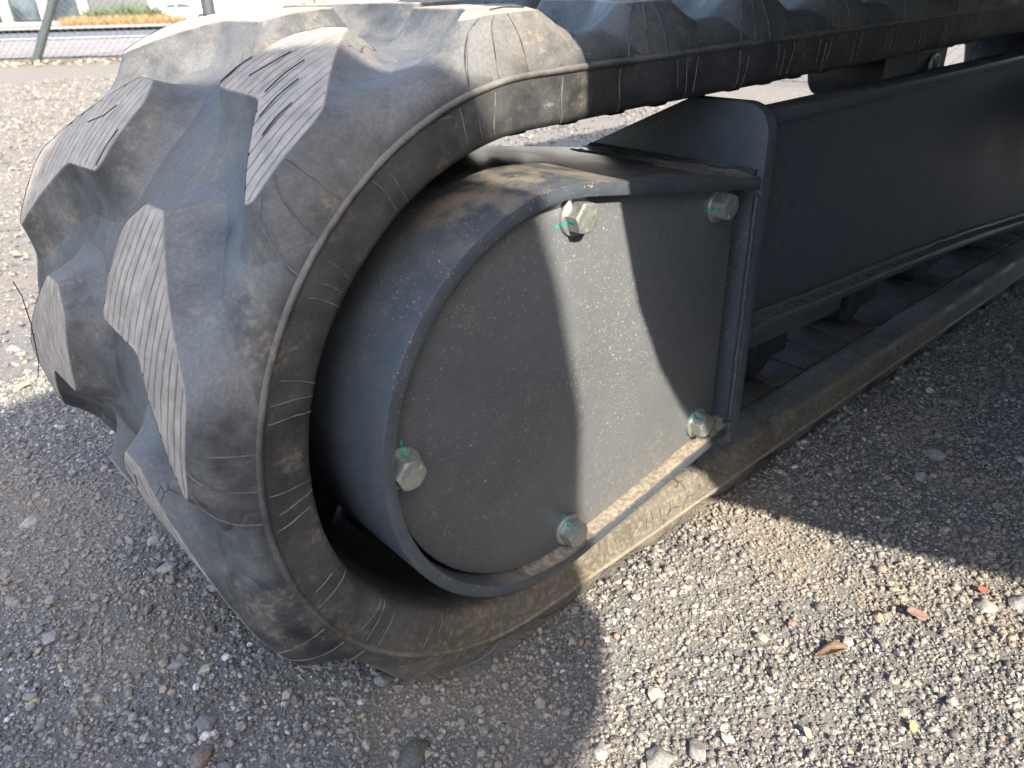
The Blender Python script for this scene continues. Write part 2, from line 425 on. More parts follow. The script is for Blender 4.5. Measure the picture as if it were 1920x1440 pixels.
# ---- lugs ---------------------------------------------------------------
LUG = [(0.0, 0.138), (0.0, 0.172), (0.018, 0.197), (0.077, 0.195), (0.080, 0.114), (0.147, 0.024), (0.082, 0.021)]
LR = [0.007, 0.013, 0.013, 0.008, 0.032, 0.006, 0.020]
def lug_outline():
    pts = rounded(LUG, LR, 5)
    # resample long edges
    out = []
    n = len(pts)
    for i in range(n):
        a = Vector(pts[i]); b = Vector(pts[(i + 1) % n]); d = (b - a).length; k = max(1, int(d / 0.009))
        for t in range(k): out.append(a + (b - a) * t / k)
    return out
OUT = lug_outline()
_area = sum(OUT[i].x * OUT[(i + 1) % len(OUT)].y - OUT[(i + 1) % len(OUT)].x * OUT[i].y for i in range(len(OUT)))
if _area < 0: OUT = OUT[::-1]
RIBS = [0.030 + 0.0118 * k for k in range(15)]
TAU = [0.0, 0.03, 0.14, 0.32, 0.5, 0.7, 0.86, 1.0]
def lug_mesh(seed, s0, mirror, flatrun=None):
    """one tread lug: cut top plate, flanks that run out into the groove floor"""
    rnd = random.Random(seed)
    bm = bmesh.new()
    vs = [bm.verts.new((p.x, p.y, 0)) for p in OUT]
    bm.faces.new(vs)
    geom = lambda: bm.verts[:] + bm.edges[:] + bm.faces[:]
    for t in np.arange(0.008, 0.146, 0.0085):
        bmesh.ops.bisect_plane(bm, geom=geom(), plane_co=(t, 0, 0), plane_no=(1, 0, 0))
    for r in RIBS:
        for d in (-0.0015, 0.0, 0.0015):
            bmesh.ops.bisect_plane(bm, geom=geom(), plane_co=(0, r + d, 0), plane_no=(0, 1, 0))
    lt = bm.verts.layers.float.new('lug_top'); lc = bm.verts.layers.float.new('lug_cut')
    lt = bm.verts.layers.float['lug_top']
    for v in bm.verts:
        v[lt] = 1.0
        s, y = v.co.x, v.co.y
        edge = min((Vector((s, y)) - p).length for p in OUT)
        dep = 0.0
        for k, r in enumerate(RIBS):
            if abs(y - r) < 0.0003:
                g = 0.5 + 0.5 * mnoise.noise((s * 34 + seed * 3.7, k * 5.3, seed * 1.1))
                g = max(0.0, min(1.0, (g - 0.10) * 2.6)); g = max(g, 0.35)
                g *= max(0.0, min(1.0, (edge - 0.0008) / 0.004)); dep = 0.0026 * g; v[lc] = g
        wv = 0.0010 * mnoise.noise((s * 26, y * 22, seed * 2.0)) + 0.0007 * mnoise.noise((s * 90, y * 60, seed))
        v.co.y += 0.0008 * mnoise.noise((s * 22, y * 9, seed * 5.0)) if edge > 0.004 else 0.0
        v.co.z = TOP_OFF - dep - 0.0004 + (wv if edge > 0.003 else 0)
    me_v = [(v.co.x, v.co.y, v.co.z, v[lt], v[lc]) for v in bm.verts]
    bm.verts.index_update()
    me_f = [tuple(v.index for v in f.verts) for f in bm.faces]
    bm.free()
    # flank rings
    n = len(OUT); base_i = len(me_v)
    nor = []
    for i in range(n):
        t = (OUT[(i + 1) % n] - OUT[i - 1]); nn = Vector((t.y, -t.x)).normalized(); nor.append(nn)
    for _ in range(2):
        nor = [(nor[i - 1] + nor[i] * 2 + nor[(i + 1) % n]).normalized() for i in range(n)]
    for ti, tau in enumerate(TAU):
        for i in range(n):
            side = max(0.0, min(1.0, (-nor[i].y - 0.35) / 0.4)) * max(0.0, min(1.0, (0.06 - OUT[i].y) / 0.03))
            w = 0.032 * (1 - side) + (OUT[i].y - 0.0004) * side
            p = 1.75 * (1 - side) + 1.05 * side
            q = OUT[i] + nor[i] * w * tau
            y = max(q.y, 0.0003)
            g = (1 - tau) ** p
            off = base(y) * (1 - g) + TOP_OFF * g
            off += 0.0013 * mnoise.noise((q.x * 30, q.y * 30, seed + tau)) * min(1, tau * 4) * (1 - tau)
            if tau == 1.0: off -= 0.0014
            me_v.append((q.x, y - 0.0009 * side * (1 - tau * 0), off, 1.0 if ti == 0 else 0.0, 0.0))
    for ti in range(len(TAU) - 1):
        a = base_i + ti * n; b = a + n
        for i in range(n):
            j = (i + 1) % n
            me_f.append((a + i, b + i, b + j, a + j))
    V = []
    for (s, y, off, _, _) in me_v:
        yy = WID - y if mirror else y
        if flatrun: V.append((-s, yy, off))
        else: V.append(P(s0 + s, off, yy))
    bm = bmesh.new(); lt = bm.verts.layers.float.new('lug_top'); lc = bm.verts.layers.float.new('lug_cut')
    lt = bm.verts.layers.float['lug_top']; lc = bm.verts.layers.float['lug_cut']
    bv = [bm.verts.new(v) for v in V]
    for v, q in zip(bv, me_v): v[lt] = q[3]; v[lc] = q[4]
    for f in me_f:
        try: bm.faces.new([bv[k] for k in f])
        except ValueError: pass
    bmesh.ops.remove_doubles(bm, verts=bm.verts, dist=0.0002)
    me = from_bm(bm, 'lug', 32)
    # face outward
    if flatrun:
        up = sum(p.normal.z * p.area for p in me.polygons)
        if up < 0: me.flip_normals()
    else:
        c = P(s0 + 0.07, -0.3, WID / 2); o = sum((Vector(p.center) - Vector(c)).dot(p.normal) * p.area for p in me.polygons)
        if o < 0: me.flip_normals()
    me.materials.append(M['lugs'])
    return me
S_NEAR = 0.0594; S_FAR = S_NEAR + PITCH / 2
flat_lugs = {(mr, v): lug_mesh(40 + v + 7 * mr, 0, mr, True) for mr in (0, 1) for v in range(3)}
half = math.pi * RN
for mr, S0 in ((0, S_NEAR), (1, S_FAR)):
    for k in range(-17, 17):
        s0 = S0 + PITCH * k
        a, b = s0 - 0.035, s0 + 0.185
        if b < 0 and a > -XE:                       # upper run: shared mesh
            o = link('lug', flat_lugs[(mr, k % 3)], None, TRK)
            o.location = (-s0, 0, CZ + RS + SLOPE * (-s0)); o.rotation_euler = (0, -math.atan(SLOPE), 0)
        elif a > half and b < half + XE:            # lower run, pressed into the gravel
            o = link('lug', flat_lugs[(mr, k % 3)], None, TRK)
            o.location = (s0 - half, 0, CZ - RS); o.rotation_euler = (0, math.pi, 0)
        else:
            o = link('lug', lug_mesh(100 + 40 * mr + k, s0, mr), None, TRK)

# ---- fine mould lines on the side wall: three at every steel core, three on every lug ------
def mould_lines(paths, r):
    for pts in paths: link('mould_line', tube_mesh('mould_line', pts, r, 5), M['flash'], TRK)
for k in range(-14, 12):
    sc = 0.0553 + 0.0815 * k
    if sc < -1.75 or sc > 1.1: continue
    paths = []
    for d in (-0.0125, 0.0, 0.0125):
        j = random.uniform(-0.002, 0.002); pt = []
        if random.random() < 0.15: continue
        for t in np.linspace(random.choice((0, 0, 0.15, 0.3)), random.choice((1, 1, 0.85)), 7):
            o = -0.040 + 0.035 * t
            y = float(np.interp(-o, [0, 0.008, 0.022, 0.035, 0.0405], [0.0, 0.0008, 0.0018, 0.0035, 0.007])) - 0.0004
            pt.append(P(sc + d + j + 0.0035 * (t - 0.5) * (1 if d >= 0 else -1) + 0.001 * math.sin(t * 5 + k), o, y))
        paths.append(pt)
    mould_lines(paths, 0.00052)
for k in range(-10, 6):
    s0 = S_NEAR + PITCH * k; paths = []
    for a, b in ((0.112, 0.112), (0.122, 0.138), (0.134, 0.163)):
        pt = []
        for t in np.linspace(0.03, 1, 8):
            yy = 0.0205 * t; g = t ** 1.05
            off = base(max(yy, 0.0003)) * (1 - g) + TOP_OFF * g
            pt.append(P(s0 + a + (b - a) * (1 - t) ** 0.7, off * 0.985, max(yy, 0.0003) - 0.0011))
        paths.append(pt)
    mould_lines(paths, 0.00052)

# ---- steel guide horns inside the track -------------------------------------
hb = prism_bm([(-0.024, 0), (0.024, 0), (0.014, 0.046), (-0.014, 0.046)], 'y', -0.017, 0.017, 0.004, 2)
horn = from_bm(hb, 'guide_horn'); horn.materials.append(M['dark'])
for k in range(-17, 51):
    s = 0.014 + 0.0815 * k
    for yy in (WID / 2 - 0.045, WID / 2 + 0.045):
        p = Vector(P(s, -0.041, yy)); q = Vector(P(s, -0.060, yy)); d = (q - p).normalized()
        o = link('guide_horn', horn, None, TRK)
        o.location = p; o.rotation_euler = (0, math.atan2(d.x, d.z), 0)

# ---- moulded pads over the steel cores on the inner face
pb = box_bm(-0.0375, 0.0375, 0.060, 0.142, 0.0, 0.0030, 0.0022, 2); padm = from_bm(pb, 'core_pad'); padm.materials.append(rubber('pad_rubber', amount=0.4, muddy=0.28))
for k in range(-17, 51):
    s = 0.0553 + 0.0815 * k
    if -0.03 < s < 0.80: continue
    for mr in (0, 1):
        p = Vector(P(s, -0.0393, 0)); q = Vector(P(s, -0.060, 0)); d = (q - p).normalized()
        o = link('core_pad', padm, None, TRK)
        o.location = p + (Vector((0, WID - 0.202, 0)) if mr else Vector()); o.rotation_euler = (0, math.atan2(d.x, d.z), 0)
# ---- loose rubber strands torn from the lugs ---------------------------------
def strand(pts, r=0.00055, lift=0.0008):
    q = []
    for i in range(len(pts) - 1):
        for t in np.linspace(0, 1, 5)[:-1]:
            q.append(tuple(np.array(pts[i]) * (1 - t) + np.array(pts[i + 1]) * t))
    q.append(tuple(pts[-1]))
    link('rubber_strand', tube_mesh('rubber_strand', [P(s, TOP_OFF + o + lift, y) for (s, y, o) in q], r, 5), M['strand'], TRK)
sA = S_NEAR; sB = sA + PITCH; sC = S_FAR; sD = S_FAR + PITCH
for pts in ([(sA + .038, .147, 0), (sA + .055, .149, .001), (sA + .068, .150, .003)], [(sA + .045, .112, 0), (sA + .060, .113, .0005), (sA + .076, .112, 0)],
            [(sA + .062, .088, 0), (sA + .078, .089, .0005), (sA + .093, .088, 0)], [(sA + .080, .064, 0), (sA + .092, .065, .0005), (sA + .104, .064, 0)],
            [(sA + .048, .1925, 0), (sA + .060, .193, .0005), (sA + .074, .1925, 0)],
            [(sC + .028, WID - .150, .0), (sC + .040, WID - .153, .004), (sC + .050, WID - .151, .011)], [(sC + .045, WID - .1925, .0), (sC + .060, WID - .193, .001), (sC + .074, WID - .192, 0)],
            [(sD + .012, WID - .10, .018), (sD + .026, WID - .085, .008), (sD + .05, WID - .075, .002), (sD + .075, WID - .068, .002)],
            [(sD + .060, WID - .070, .001), (sD + .085, WID - .064, .003), (sD + .10, WID - .060, .010)],
            [(sB + PITCH + .012, .158, .0), (sB + PITCH + .010, .142, .003), (sB + PITCH + .006, .128, .006)],
            [(sA - PITCH + .07, .05, .0), (sA - PITCH + .09, .052, .001), (sA - PITCH + .105, .05, 0)]):
    strand(pts)

# ---- motor guard: rolled band round the drive --------------------------------
def guard_outline(R, hx, hz, n=40):
    """D shape: arc round the drive and two straight flanks that close towards the flange"""
    r = math.hypot(hx, hz); phi = math.atan2(hz, hx); al = math.acos(R / r); a0 = phi + al
    pts = [(hx, hz)]
    for k in range(n + 1):
        a = a0 + (2 * math.pi - 2 * a0) * k / n
        pts.append((R * math.cos(a), R * math.sin(a)))
    pts.append((hx, -hz))
    return [(x, CZ + z) for x, z in pts]
GRD = empty('motor_guard', (0, 0, 0), EX)
og = guard_outline(0.192, 0.2815, 0.1500); ig = guard_outline(0.180, 0.2815, 0.1375)
bm = prism_bm(og + ig[::-1], 'y', -0.032, 0.205, 0.0014, 2, 40)
link('band', from_bm(bm, 'band', 30), M['guard'], GRD)
# dirt lying in the bottom of the band, in front of the cover
ig2 = guard_outline(0.1797, 0.2815, 0.1372, 60)
lo = [p for p in ig2 if p[1] < CZ - 0.118 and p[0] > -0.045]
V = []; F = []
for i, (x, z) in enumerate(lo):
    for y, h in ((-0.0305, 0.0004), (-0.026, 0.0018), (-0.019, 0.0032), (-0.0085, 0.0050)):
        V.append((x, y + 0.002 * mnoise.noise((x * 60, y * 90, 1)), z + h * (0.7 + 0.6 * mnoise.noise((x * 50, y * 80, 3))) * min(1, i / 3, (len(lo) - 1 - i) / 3)))
for i in range(len(lo) - 1):
    for k in range(3): F.append((i * 4 + k, i * 4 + k + 1, (i + 1) * 4 + k + 1, (i + 1) * 4 + k))
link('dirt_ledge', mesh('dirt_ledge', V, F, 60), M['soil'], GRD)
# cover plate, set back from the band edge
pc = guard_outline(0.1768, 0.2580, 0.1375, 56)
pc = [(x, z + 0.0022) for x, z in pc]
pc = rounded([pc[0]] + pc[1:-1] + [pc[-1]], [0.008] + [0] * (len(pc) - 2) + [0.012], 5)
bm = prism_bm(pc, 'y', -0.0190, -0.0095, 0.0010, 2, 50)
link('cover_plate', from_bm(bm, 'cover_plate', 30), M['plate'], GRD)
# mounting lugs behind the plate seen through the slot
for a in (104, 181, 262):
    x, z = 0.170 * math.cos(math.radians(a)), CZ + 0.170 * math.sin(math.radians(a))
    link('mounting_tab', from_bm(cyl_bm((x, z), 0.0125, -0.0094, 0.03, 20), 'mounting_tab'), M['guard'], GRD)
# back wall of the guard housing
link('back_plate', from_bm(prism_bm(guard_outline(0.1795, 0.2810, 0.137), 'y', 0.030, 0.040), 'back_plate'), M['dark'], GRD)

# ---- flange plate -------------------------------------------------------------
fl = rounded([(-0.033, 0.143), (-0.033, 0.5305), (0.062, 0.5300), (0.236, 0.4515), (0.236, 0.143)], [0.006, 0.030, 0.012, 0.010, 0.01], 7)
FLG = link('flange_plate', from_bm(prism_bm(fl, 'x', 0.2820, 0.2985, 0.0018, 2, 40), 'flange_plate', 30), M['frame'], EX)
def weld(pts, r=0.004, name='weld_bead', parent=None, mat=None):
    P2 = []
    for i in range(len(pts) - 1):
        a, b = Vector(pts[i]), Vector(pts[i + 1]); k = max(2, int((b - a).length / 0.006))
        for t in range(k): P2.append(a + (b - a) * t / k)
    P2.append(Vector(pts[-1]))
    me = tube_mesh(name, P2, r, 8)
    for v in me.vertices:
        v.co += v.normal * (0.0008 * mnoise.noise(v.co * 260))
    return link(name, me, mat or M['guard'], parent)
weld([(0.2795, -0.026, CZ + 0.1515), (0.2795, 0.20, CZ + 0.1515)], 0.0055, parent=FLG)
weld([(0.2795, -0.030, CZ + 0.1320), (0.2795, -0.030, CZ - 0.1320)], 0.0030, parent=FLG)
weld([(0.2795, -0.028, CZ - 0.150), (0.2795, -0.028, CZ - 0.136)], 0.006, parent=FLG)
weld([(0.301, 0.000, 0.497), (0.301, 0.000, 0.272)], 0.0045, parent=FLG, mat=M['frame'])
# caked soil in the corner between guard top and flange
bm = bmesh.new(); nxs, nys = 26, 18; vv = []
for i in range(nxs):
    for j in range(nys):
        fx = i / (nxs - 1); fy = j / (nys - 1)
        x = 0.185 + 0.0935 * fx; y = -0.031 + 0.215 * fy
        t = (x - 0.0303) / (0.2815 - 0.0303); z = CZ + 0.1896 + (0.150 - 0.1896) * t
        n = mnoise.noise((x * 38, y * 30, 2)) + 0.5 * mnoise.noise((x * 120, y * 120, 5))
        h = 0.0075 * max(0, fx ** 1.3 * (0.55 + 0.75 * n) - 0.12 + 0.06 * n) * min(1, fy * 10 + 0.1) - 0.0006
        vv.append(bm.verts.new((x, y, z + h)))
for i in range(nxs - 1):
    for j in range(nys - 1): bm.faces.new((vv[i * nys + j], vv[(i + 1) * nys + j], vv[(i + 1) * nys + j + 1], vv[i * nys + j + 1]))
soil = link('caked_soil', from_bm(bm, 'caked_soil', 60), M['soil'], GRD)
if sum(p.normal.z for p in soil.data.polygons) < 0: soil.data.flip_normals()

# ---- bolts with washers and teal witness marks --------------------------------
def bolt_meshes():
    V = []; F = []; n = 48; R0 = 0.0120                      # 24 mm across flats, turned chamfer on top
    for k in range(n):
        a = 2 * math.pi * k / n; d = (a + math.pi / 6) % (math.pi / 3) - math.pi / 6
        rh = R0 / math.cos((a % (math.pi / 3)) - math.pi / 6)
        ca, sa = math.cos(a), math.sin(a)
        V += [(0.0106 * ca, -0.0165, 0.0106 * sa), (0.0112 * ca, -0.01635, 0.0112 * sa), (rh * ca, -0.0163 + max(0.0, rh - 0.0114) * 0.62, rh * sa), (rh * ca, -0.0028, rh * sa)]
    for k in range(n):
        q = (k + 1) % n
        for r in range(3): F.append((k * 4 + r, k * 4 + r + 1, q * 4 + r + 1, q * 4 + r))
    F.append(tuple(k * 4 for k in range(n)))
    bm = bmesh.new(); b = [bm.verts.new(v) for v in V]
    for f in F: bm.faces.new([b[q] for q in f])
    head = from_bm(bm, 'bolt_head', 20)
    prof = [(0.0, -0.0030), (0.0128, -0.0030), (0.0160, -0.0029), (0.0170, -0.0025), (0.0173, -0.0018), (0.0173, 0.0004)]
    V = []; F = []; n = 36
    for r, y in prof[1:]:
        for k in range(n): V.append((r * math.cos(2 * math.pi * k / n), y, r * math.sin(2 * math.pi * k / n)))
    for i in range(len(prof) - 2):
        for k in range(n): F.append((i * n + k, i * n + (k + 1) % n, (i + 1) * n + (k + 1) % n, (i + 1) * n + k))
    F.append(tuple(range(n)))
    bm = bmesh.new(); b = [bm.verts.new(v) for v in V]
    for f in F: bm.faces.new([b[q] for q in f])
    fl_ = from_bm(bm, 'washer', 40)
    # raised grade letters as tiny bars round the rim of the head
    V = []; F = []
    for k, a in enumerate((20, 32, 44, 150, 163, 176, 260, 275)):
        a = math.radians(a); c = Vector((0.0088 * math.cos(a), -0.0166, 0.0088 * math.sin(a)))
        t = Vector((math.cos(a), 0, math.sin(a))); s = Vector((-math.sin(a), 0, math.cos(a)))
        b0 = len(V)
        for (p, q) in ((-1, -1), (1, -1), (1, 1), (-1, 1)): V.append(c + t * 0.0013 * p + s * (0.0003 + 0.0002 * (k % 2)) * q + Vector((0, -0.0003, 0)))
        for (p, q) in ((-1, -1), (1, -1), (1, 1), (-1, 1)): V.append(c + t * 0.0013 * p + s * (0.0003 + 0.0002 * (k % 2)) * q + Vector((0, 0.0006, 0)))
        F += [(b0, b0 + 1, b0 + 2, b0 + 3)] + [(b0 + i, b0 + 4 + i, b0 + 4 + (i + 1) % 4, b0 + (i + 1) % 4) for i in range(4)]
    bm = bmesh.new(); b = [bm.verts.new(v) for v in V]
    for f in F: bm.faces.new([b[q] for q in f])
    marks = from_bm(bm, 'grade_marks', 30)
    for me in (head, fl_, marks): me.materials.append(M['zinc'])
    return head, fl_, marks
BH, BW, BM_ = bolt_meshes()
def patch(pts, w, parent):
    """brushed line of marker paint lying on what it crosses: list of (x,y,z) centre points, widths"""
    V = []; F = []
    for i, p in enumerate(pts):
        p = Vector(p); t = (Vector(pts[min(i + 1, len(pts) - 1)]) - Vector(pts[max(0, i - 1)])).normalized()
        s = t.cross(Vector((0, 1, 0))).normalized() if abs(t.y) < 0.95 else Vector((1, 0, 0))
        ww = w[i] if isinstance(w, (list, tuple)) else w
        V += [p + s * ww, p - s * ww]
    F = [(2 * i, 2 * i + 1, 2 * i + 3, 2 * i + 2) for i in range(len(pts) - 1)]
    return link('paint_mark', mesh('paint_mark', V, F), M['teal'], parent)
bolts = [((0.0215, 0.4730), 10, 195), ((0.2270, 0.4410), 24, 185), ((0.2262, 0.1912), 22, 120), ((0.0185, 0.1530), 12, 110), ((-0.1672, 0.3150), 8, 83)]
for (x, z), rot, pa in bolts:
    o = link('bolt', BH, None, EX); o.location = (x, -0.0192, z); o.rotation_euler = (0, math.radians(rot), 0)
    q = link('washer', BW, None, o)
    q = link('grade_marks', BM_, None, o)
    a = math.radians(pa) + math.radians(rot)          # mark direction in the bolt's own frame
    ca, sa = math.cos(a), math.sin(a)
    hexr = 0.0123
    pts = [(0.0240 * ca, -0.0005, 0.0240 * sa), (0.0195 * ca, -0.0006, 0.0195 * sa)]
    patch(pts, [0.0009, 0.0014], o)
    patch([(0.0176 * ca, -0.0016, 0.0176 * sa), (0.0150 * ca, -0.0036, 0.0150 * sa), (hexr * 1.05 * ca, -0.0042, hexr * 1.05 * sa)], [0.0013, 0.0015, 0.0013], o)
    k = round((a - math.pi / 6) / (math.pi / 3)) * math.pi / 3 + math.pi / 6   # nearest flat of the head
    fc = Vector((math.cos(k), 0, math.sin(k))) * 0.01205; sd = Vector((-math.sin(k), 0, math.cos(k)))
    off = max(-0.004, min(0.004, Vector((ca, 0, sa)).dot(sd) * 0.0123))
    V = [fc + sd * (off - 0.0012) + Vector((0, -0.0045, 0)), fc + sd * (off + 0.0012) + Vector((0, -0.0045, 0)), fc + sd * (off + 0.0010) + Vector((0, -0.0110, 0)), fc + sd * (off - 0.0008) + Vector((0, -0.0115, 0))]
    link('paint_mark', mesh('paint_mark', V, [(0, 1, 2, 3)]), M['teal'], o)

# ---- track frame ------------------------------------------------------------
FRM = empty('track_frame', (0, 0, 0), EX)
BX = [0.2985, 0.45, 0.70, 1.0, 1.36, 1.70, 1.95]; BZ = [0.284, 0.271, 0.257, 0.236, 0.197, 0.187, 0.187]
xs = list(np.linspace(0.2985, 1.95, 40)); zb = [float(np.interp(x, BX, BZ)) for x in xs]
zb = [float(np.mean([np.interp(np.clip(x + d, 0.2985, 1.95), BX, BZ) for d in (-0.1, -0.05, 0, 0.05, 0.1)])) for x in xs]
pts = [(x, z) for x, z in zip(xs, zb)] + [(1.95, 0.503), (0.2985, 0.503)]
link('side_plate', from_bm(prism_bm(pts, 'y', 0.0, 0.014, 0.0), 'side_plate', 30), M['frame'], FRM)
tp = [(0.2990, 0.503), (1.95, 0.503), (1.95, 0.5150), (0.2990, 0.5150)]
link('top_plate', from_bm(prism_bm(tp, 'y', -0.0085, 0.030, 0.0022, 2), 'top_plate', 30), M['frame'], FRM)
lip = [(x, z - 0.0003) for x, z in zip(xs, zb)] + [(x, z - 0.0125) for x, z in zip(xs[::-1], zb[::-1])]
lp = link('lower_lip', from_bm(prism_bm(lip, 'y', -0.022, 0.164, 0.0020, 2, 50), 'lower_lip', 30), M['guard'], FRM)
weld([(x, -0.002, z + 0.001) for x, z in zip(xs, zb)], 0.0055, parent=FRM, mat=M['frame'])
weld([(0.30, -0.002, 0.5015), (1.95, -0.002, 0.5015)], 0.003, parent=FRM, mat=M['frame'])
# soil lying on the ledge of the lip
V = []; F = []
for i, (x, z) in enumerate(zip(xs, zb)):
    for y, h in ((-0.0190, 0.0), (-0.012, 0.0016), (-0.003, 0.0035)):
        V.append((x, y, z + h * (0.6 + 0.9 * mnoise.noise((x * 14, y * 60, 8)))))
F = [(i * 3 + k, (i + 1) * 3 + k, (i + 1) * 3 + k + 1, i * 3 + k + 1) for i in range(len(xs) - 1) for k in range(2)]
link('ledge_dust', mesh('ledge_dust', V, F, 60), flat('ledge_dust', (0.12, 0.105, 0.085), 0.95, 0, 0.5, 90), FRM)
# far side plate and inner guide
pts2 = [(x, z) for x, z in zip(xs, zb)] + [(1.95, 0.36), (0.2985, 0.36)]
link('outer_plate', from_bm(prism_bm(pts2, 'y', 0.150, 0.164), 'outer_plate', 30), M['frame'], FRM)
gd = [(0.31, 0.271), (0.60, 0.250), (0.60, 0.214), (0.57, 0.212), (0.31, 0.234)]
link('track_guide', from_bm(prism_bm(gd, 'y', 0.004, 0.018, 0.002), 'track_guide', 30), M['guard'], FRM)
for x in (0.56, 0.86, 1.16, 1.46, 1.74):
    bm = cyl_bm((x, CZ - 0.2275 + 0.056), 0.056, 0.10, 0.40, 32, 0.004)
    ro = link('bottom_roller', from_bm(bm, 'bottom_roller', 40), M['dark'], FRM)
    link('roller_flange', from_bm(cyl_bm((x, CZ - 0.2275 + 0.056), 0.074, 0.155, 0.175, 32, 0.003), 'roller_flange', 40), M['dark'], ro)
    link('roller_bracket', from_bm(box_bm(x - 0.045, x + 0.045, 0.078, 0.098, CZ - 0.2275 + 0.04, 0.24, 0.004), 'roller_bracket', 30), M['dark'], FRM)
# carrier roller under the upper run
cr = link('carrier_roller', from_bm(cyl_bm((0.955, 0.4915), 0.0470, 0.118, 0.275, 40, 0.006), 'carrier_roller', 40), M['dark'], FRM)
link('roller_bracket', from_bm(prism_bm(rounded([(0.840, 0.485), (0.950, 0.485), (0.950, 0.545), (0.935, 0.570), (0.865, 0.570), (0.840, 0.545)], 0.008, 4), 'y', 0.066, 0.112, 0.002), 'roller_bracket', 30), M['frame'], FRM)
ring = []
for k in range(33):
    a = 2 * math.pi * k / 32; ring.append((0.893 + 0.0140 * math.cos(a), 0.060, 0.5120 + 0.0140 * math.sin(a)))
link('pin_ring', tube_mesh('pin_ring', ring, 0.0030, 8), flat('bare_pin', (0.55, 0.54, 0.5), 0.4, 0.3), FRM)
link('roller_pin', from_bm(cyl_bm((0.893, 0.5120), 0.0105, 0.058, 0.115, 24, 0.0015), 'roller_pin', 40), M['dark'], FRM)
# drive sprocket inside the loop
sp = []
NT = 19
for k in range(NT):
    a = 2 * math.pi * (k + 0.35) / NT
    for da, r in ((-0.10, 0.196), (-0.045, 0.219), (0.045, 0.219), (0.10, 0.196)):
        sp.append((r * math.cos(a + da), CZ + r * math.sin(a + da)))
link('sprocket', from_bm(prism_bm(sp, 'y', 0.234, 0.262, 0.002), 'sprocket', 30), M['dark'], EX)
link('drive_hub', from_bm(cyl_bm((0.0, CZ), 0.150, 0.205, 0.34, 48, 0.006), 'drive_hub', 30), M['dark'], EX)
link('front_idler', from_bm(cyl_bm((XE, CZ + 0.006), 0.222, 0.17, 0.33, 64, 0.008), 'front_idler', 30), M['dark'], EX)

T2 = empty('rubber_track', (0, -1.31, 0), EX); T2.scale = (1, -1, 1)
for o in list(TRK.children):
    if o.name.split('.')[0] in ('belt', 'lug'):
        c = o.copy(); COL.objects.link(c); c.parent = T2
        if 'label' in c: del c['label']
# ---- car body and round-tailed upper house over the undercarriage (out of frame, it shades the track) ----
YC = -0.655
leg = rounded([(1.78, -0.001), (1.94, -0.001), (1.62, YC - 0.0), (1.62, YC - 0.5), (0.9, YC - 0.5), (0.78, YC + 0.3), (1.1, YC + 0.42)], 0.05, 4)
link('car_body', from_bm(prism_bm(leg, 'z', 0.33, 0.52, 0.01), 'car_body', 30), M['frame'], EX)
link('slew_ring', from_bm(cyl_bm((1.16, YC), 0.36, 0.52, 0.835, 64, 0.01, 'z'), 'slew_ring', 30), M['dark'], EX)
tail = [(-0.020, -0.24), (-0.034, -0.339), (-0.045, -0.413), (-0.051, -0.533), (-0.053, -0.61), (-0.054, -0.68), (-0.041, -0.792), (-0.014, -0.901), (0.018, -1.03), (0.056, -1.152), (0.114, -1.317), (0.183, -1.49), (0.27, -1.62), (0.42, -1.71), (0.62, -1.74),
        (2.15, -1.74), (2.22, -1.66), (2.22, 0.34), (2.15, 0.42), (0.62, 0.42), (0.36, 0.37), (0.18, 0.24), (0.09, 0.10), (0.03, -0.06)]
link('upper_house', from_bm(prism_bm(tail, 'z', 0.85, 1.20, 0.0, 2), 'upper_house', 30), flat('house_paint', (0.075, 0.085, 0.095), 0.45, 0, 0.1, 6), EX)

# =================================================================== SHADE CASTERS added behind the viewer, outlined for the shade on the track end
def shade_caster(name, sil, yc, half_y, label):
    """added shade caster, a thin lumpy body: sil = list of (z, xleft, xright) in its middle plane"""
    V = []; F = []; n = 40
    for (z, xl, xr) in sil:
        cx, a = (xl + xr) / 2, (xr - xl) / 2
        for k in range(n):
            w = 2 * math.pi * k / n; c, s = math.cos(w), math.sin(w)
            ex = 0.55
            px = a * math.copysign(abs(c) ** ex, c); py = half_y * min(1.0, a / 0.5 + 0.25) * math.copysign(abs(s) ** ex, s)
            f = 1 - 0.10 * (abs(s) ** 3)
            j = 0.012 * mnoise.noise((px * 6, py * 6, z * 7))
            V.append((cx + px * f + 0.25 * py + 0.3 * j, yc + py + j, z))
    m = len(sil)
    for i in range(m - 1):
        for k in range(n): F.append((i * n + k, i * n + (k + 1) % n, (i + 1) * n + (k + 1) % n, (i + 1) * n + k))
    F.append(tuple(range(n))[::-1]); F.append(tuple((m - 1) * n + k for k in range(n)))
    o = link(name, mesh(name, V, F, 70), flat('caster_grey', (0.30, 0.31, 0.30), 0.9, 0, 0.12, 30)); tag(o, label, 'bag', 'shade casters added behind the viewer'); return o
D = 1.6 - 1.3; DX = 0.25 * D; DZ = 0.73 * D
def sh(z, xr, xl=-1.60): return (z + DZ, xl - DX, xr - DX)
shade_caster('shade_caster', [(0.002, -1.50, -0.72), (0.05, -1.62, -0.62), (0.35, -1.66, -0.58), (0.75, -1.66, -0.57), (0.99, -1.60, -0.55), (1.092, -1.5, -0.53)], -1.6, 0.10, 'added lower grey shade caster standing unseen behind the viewer')
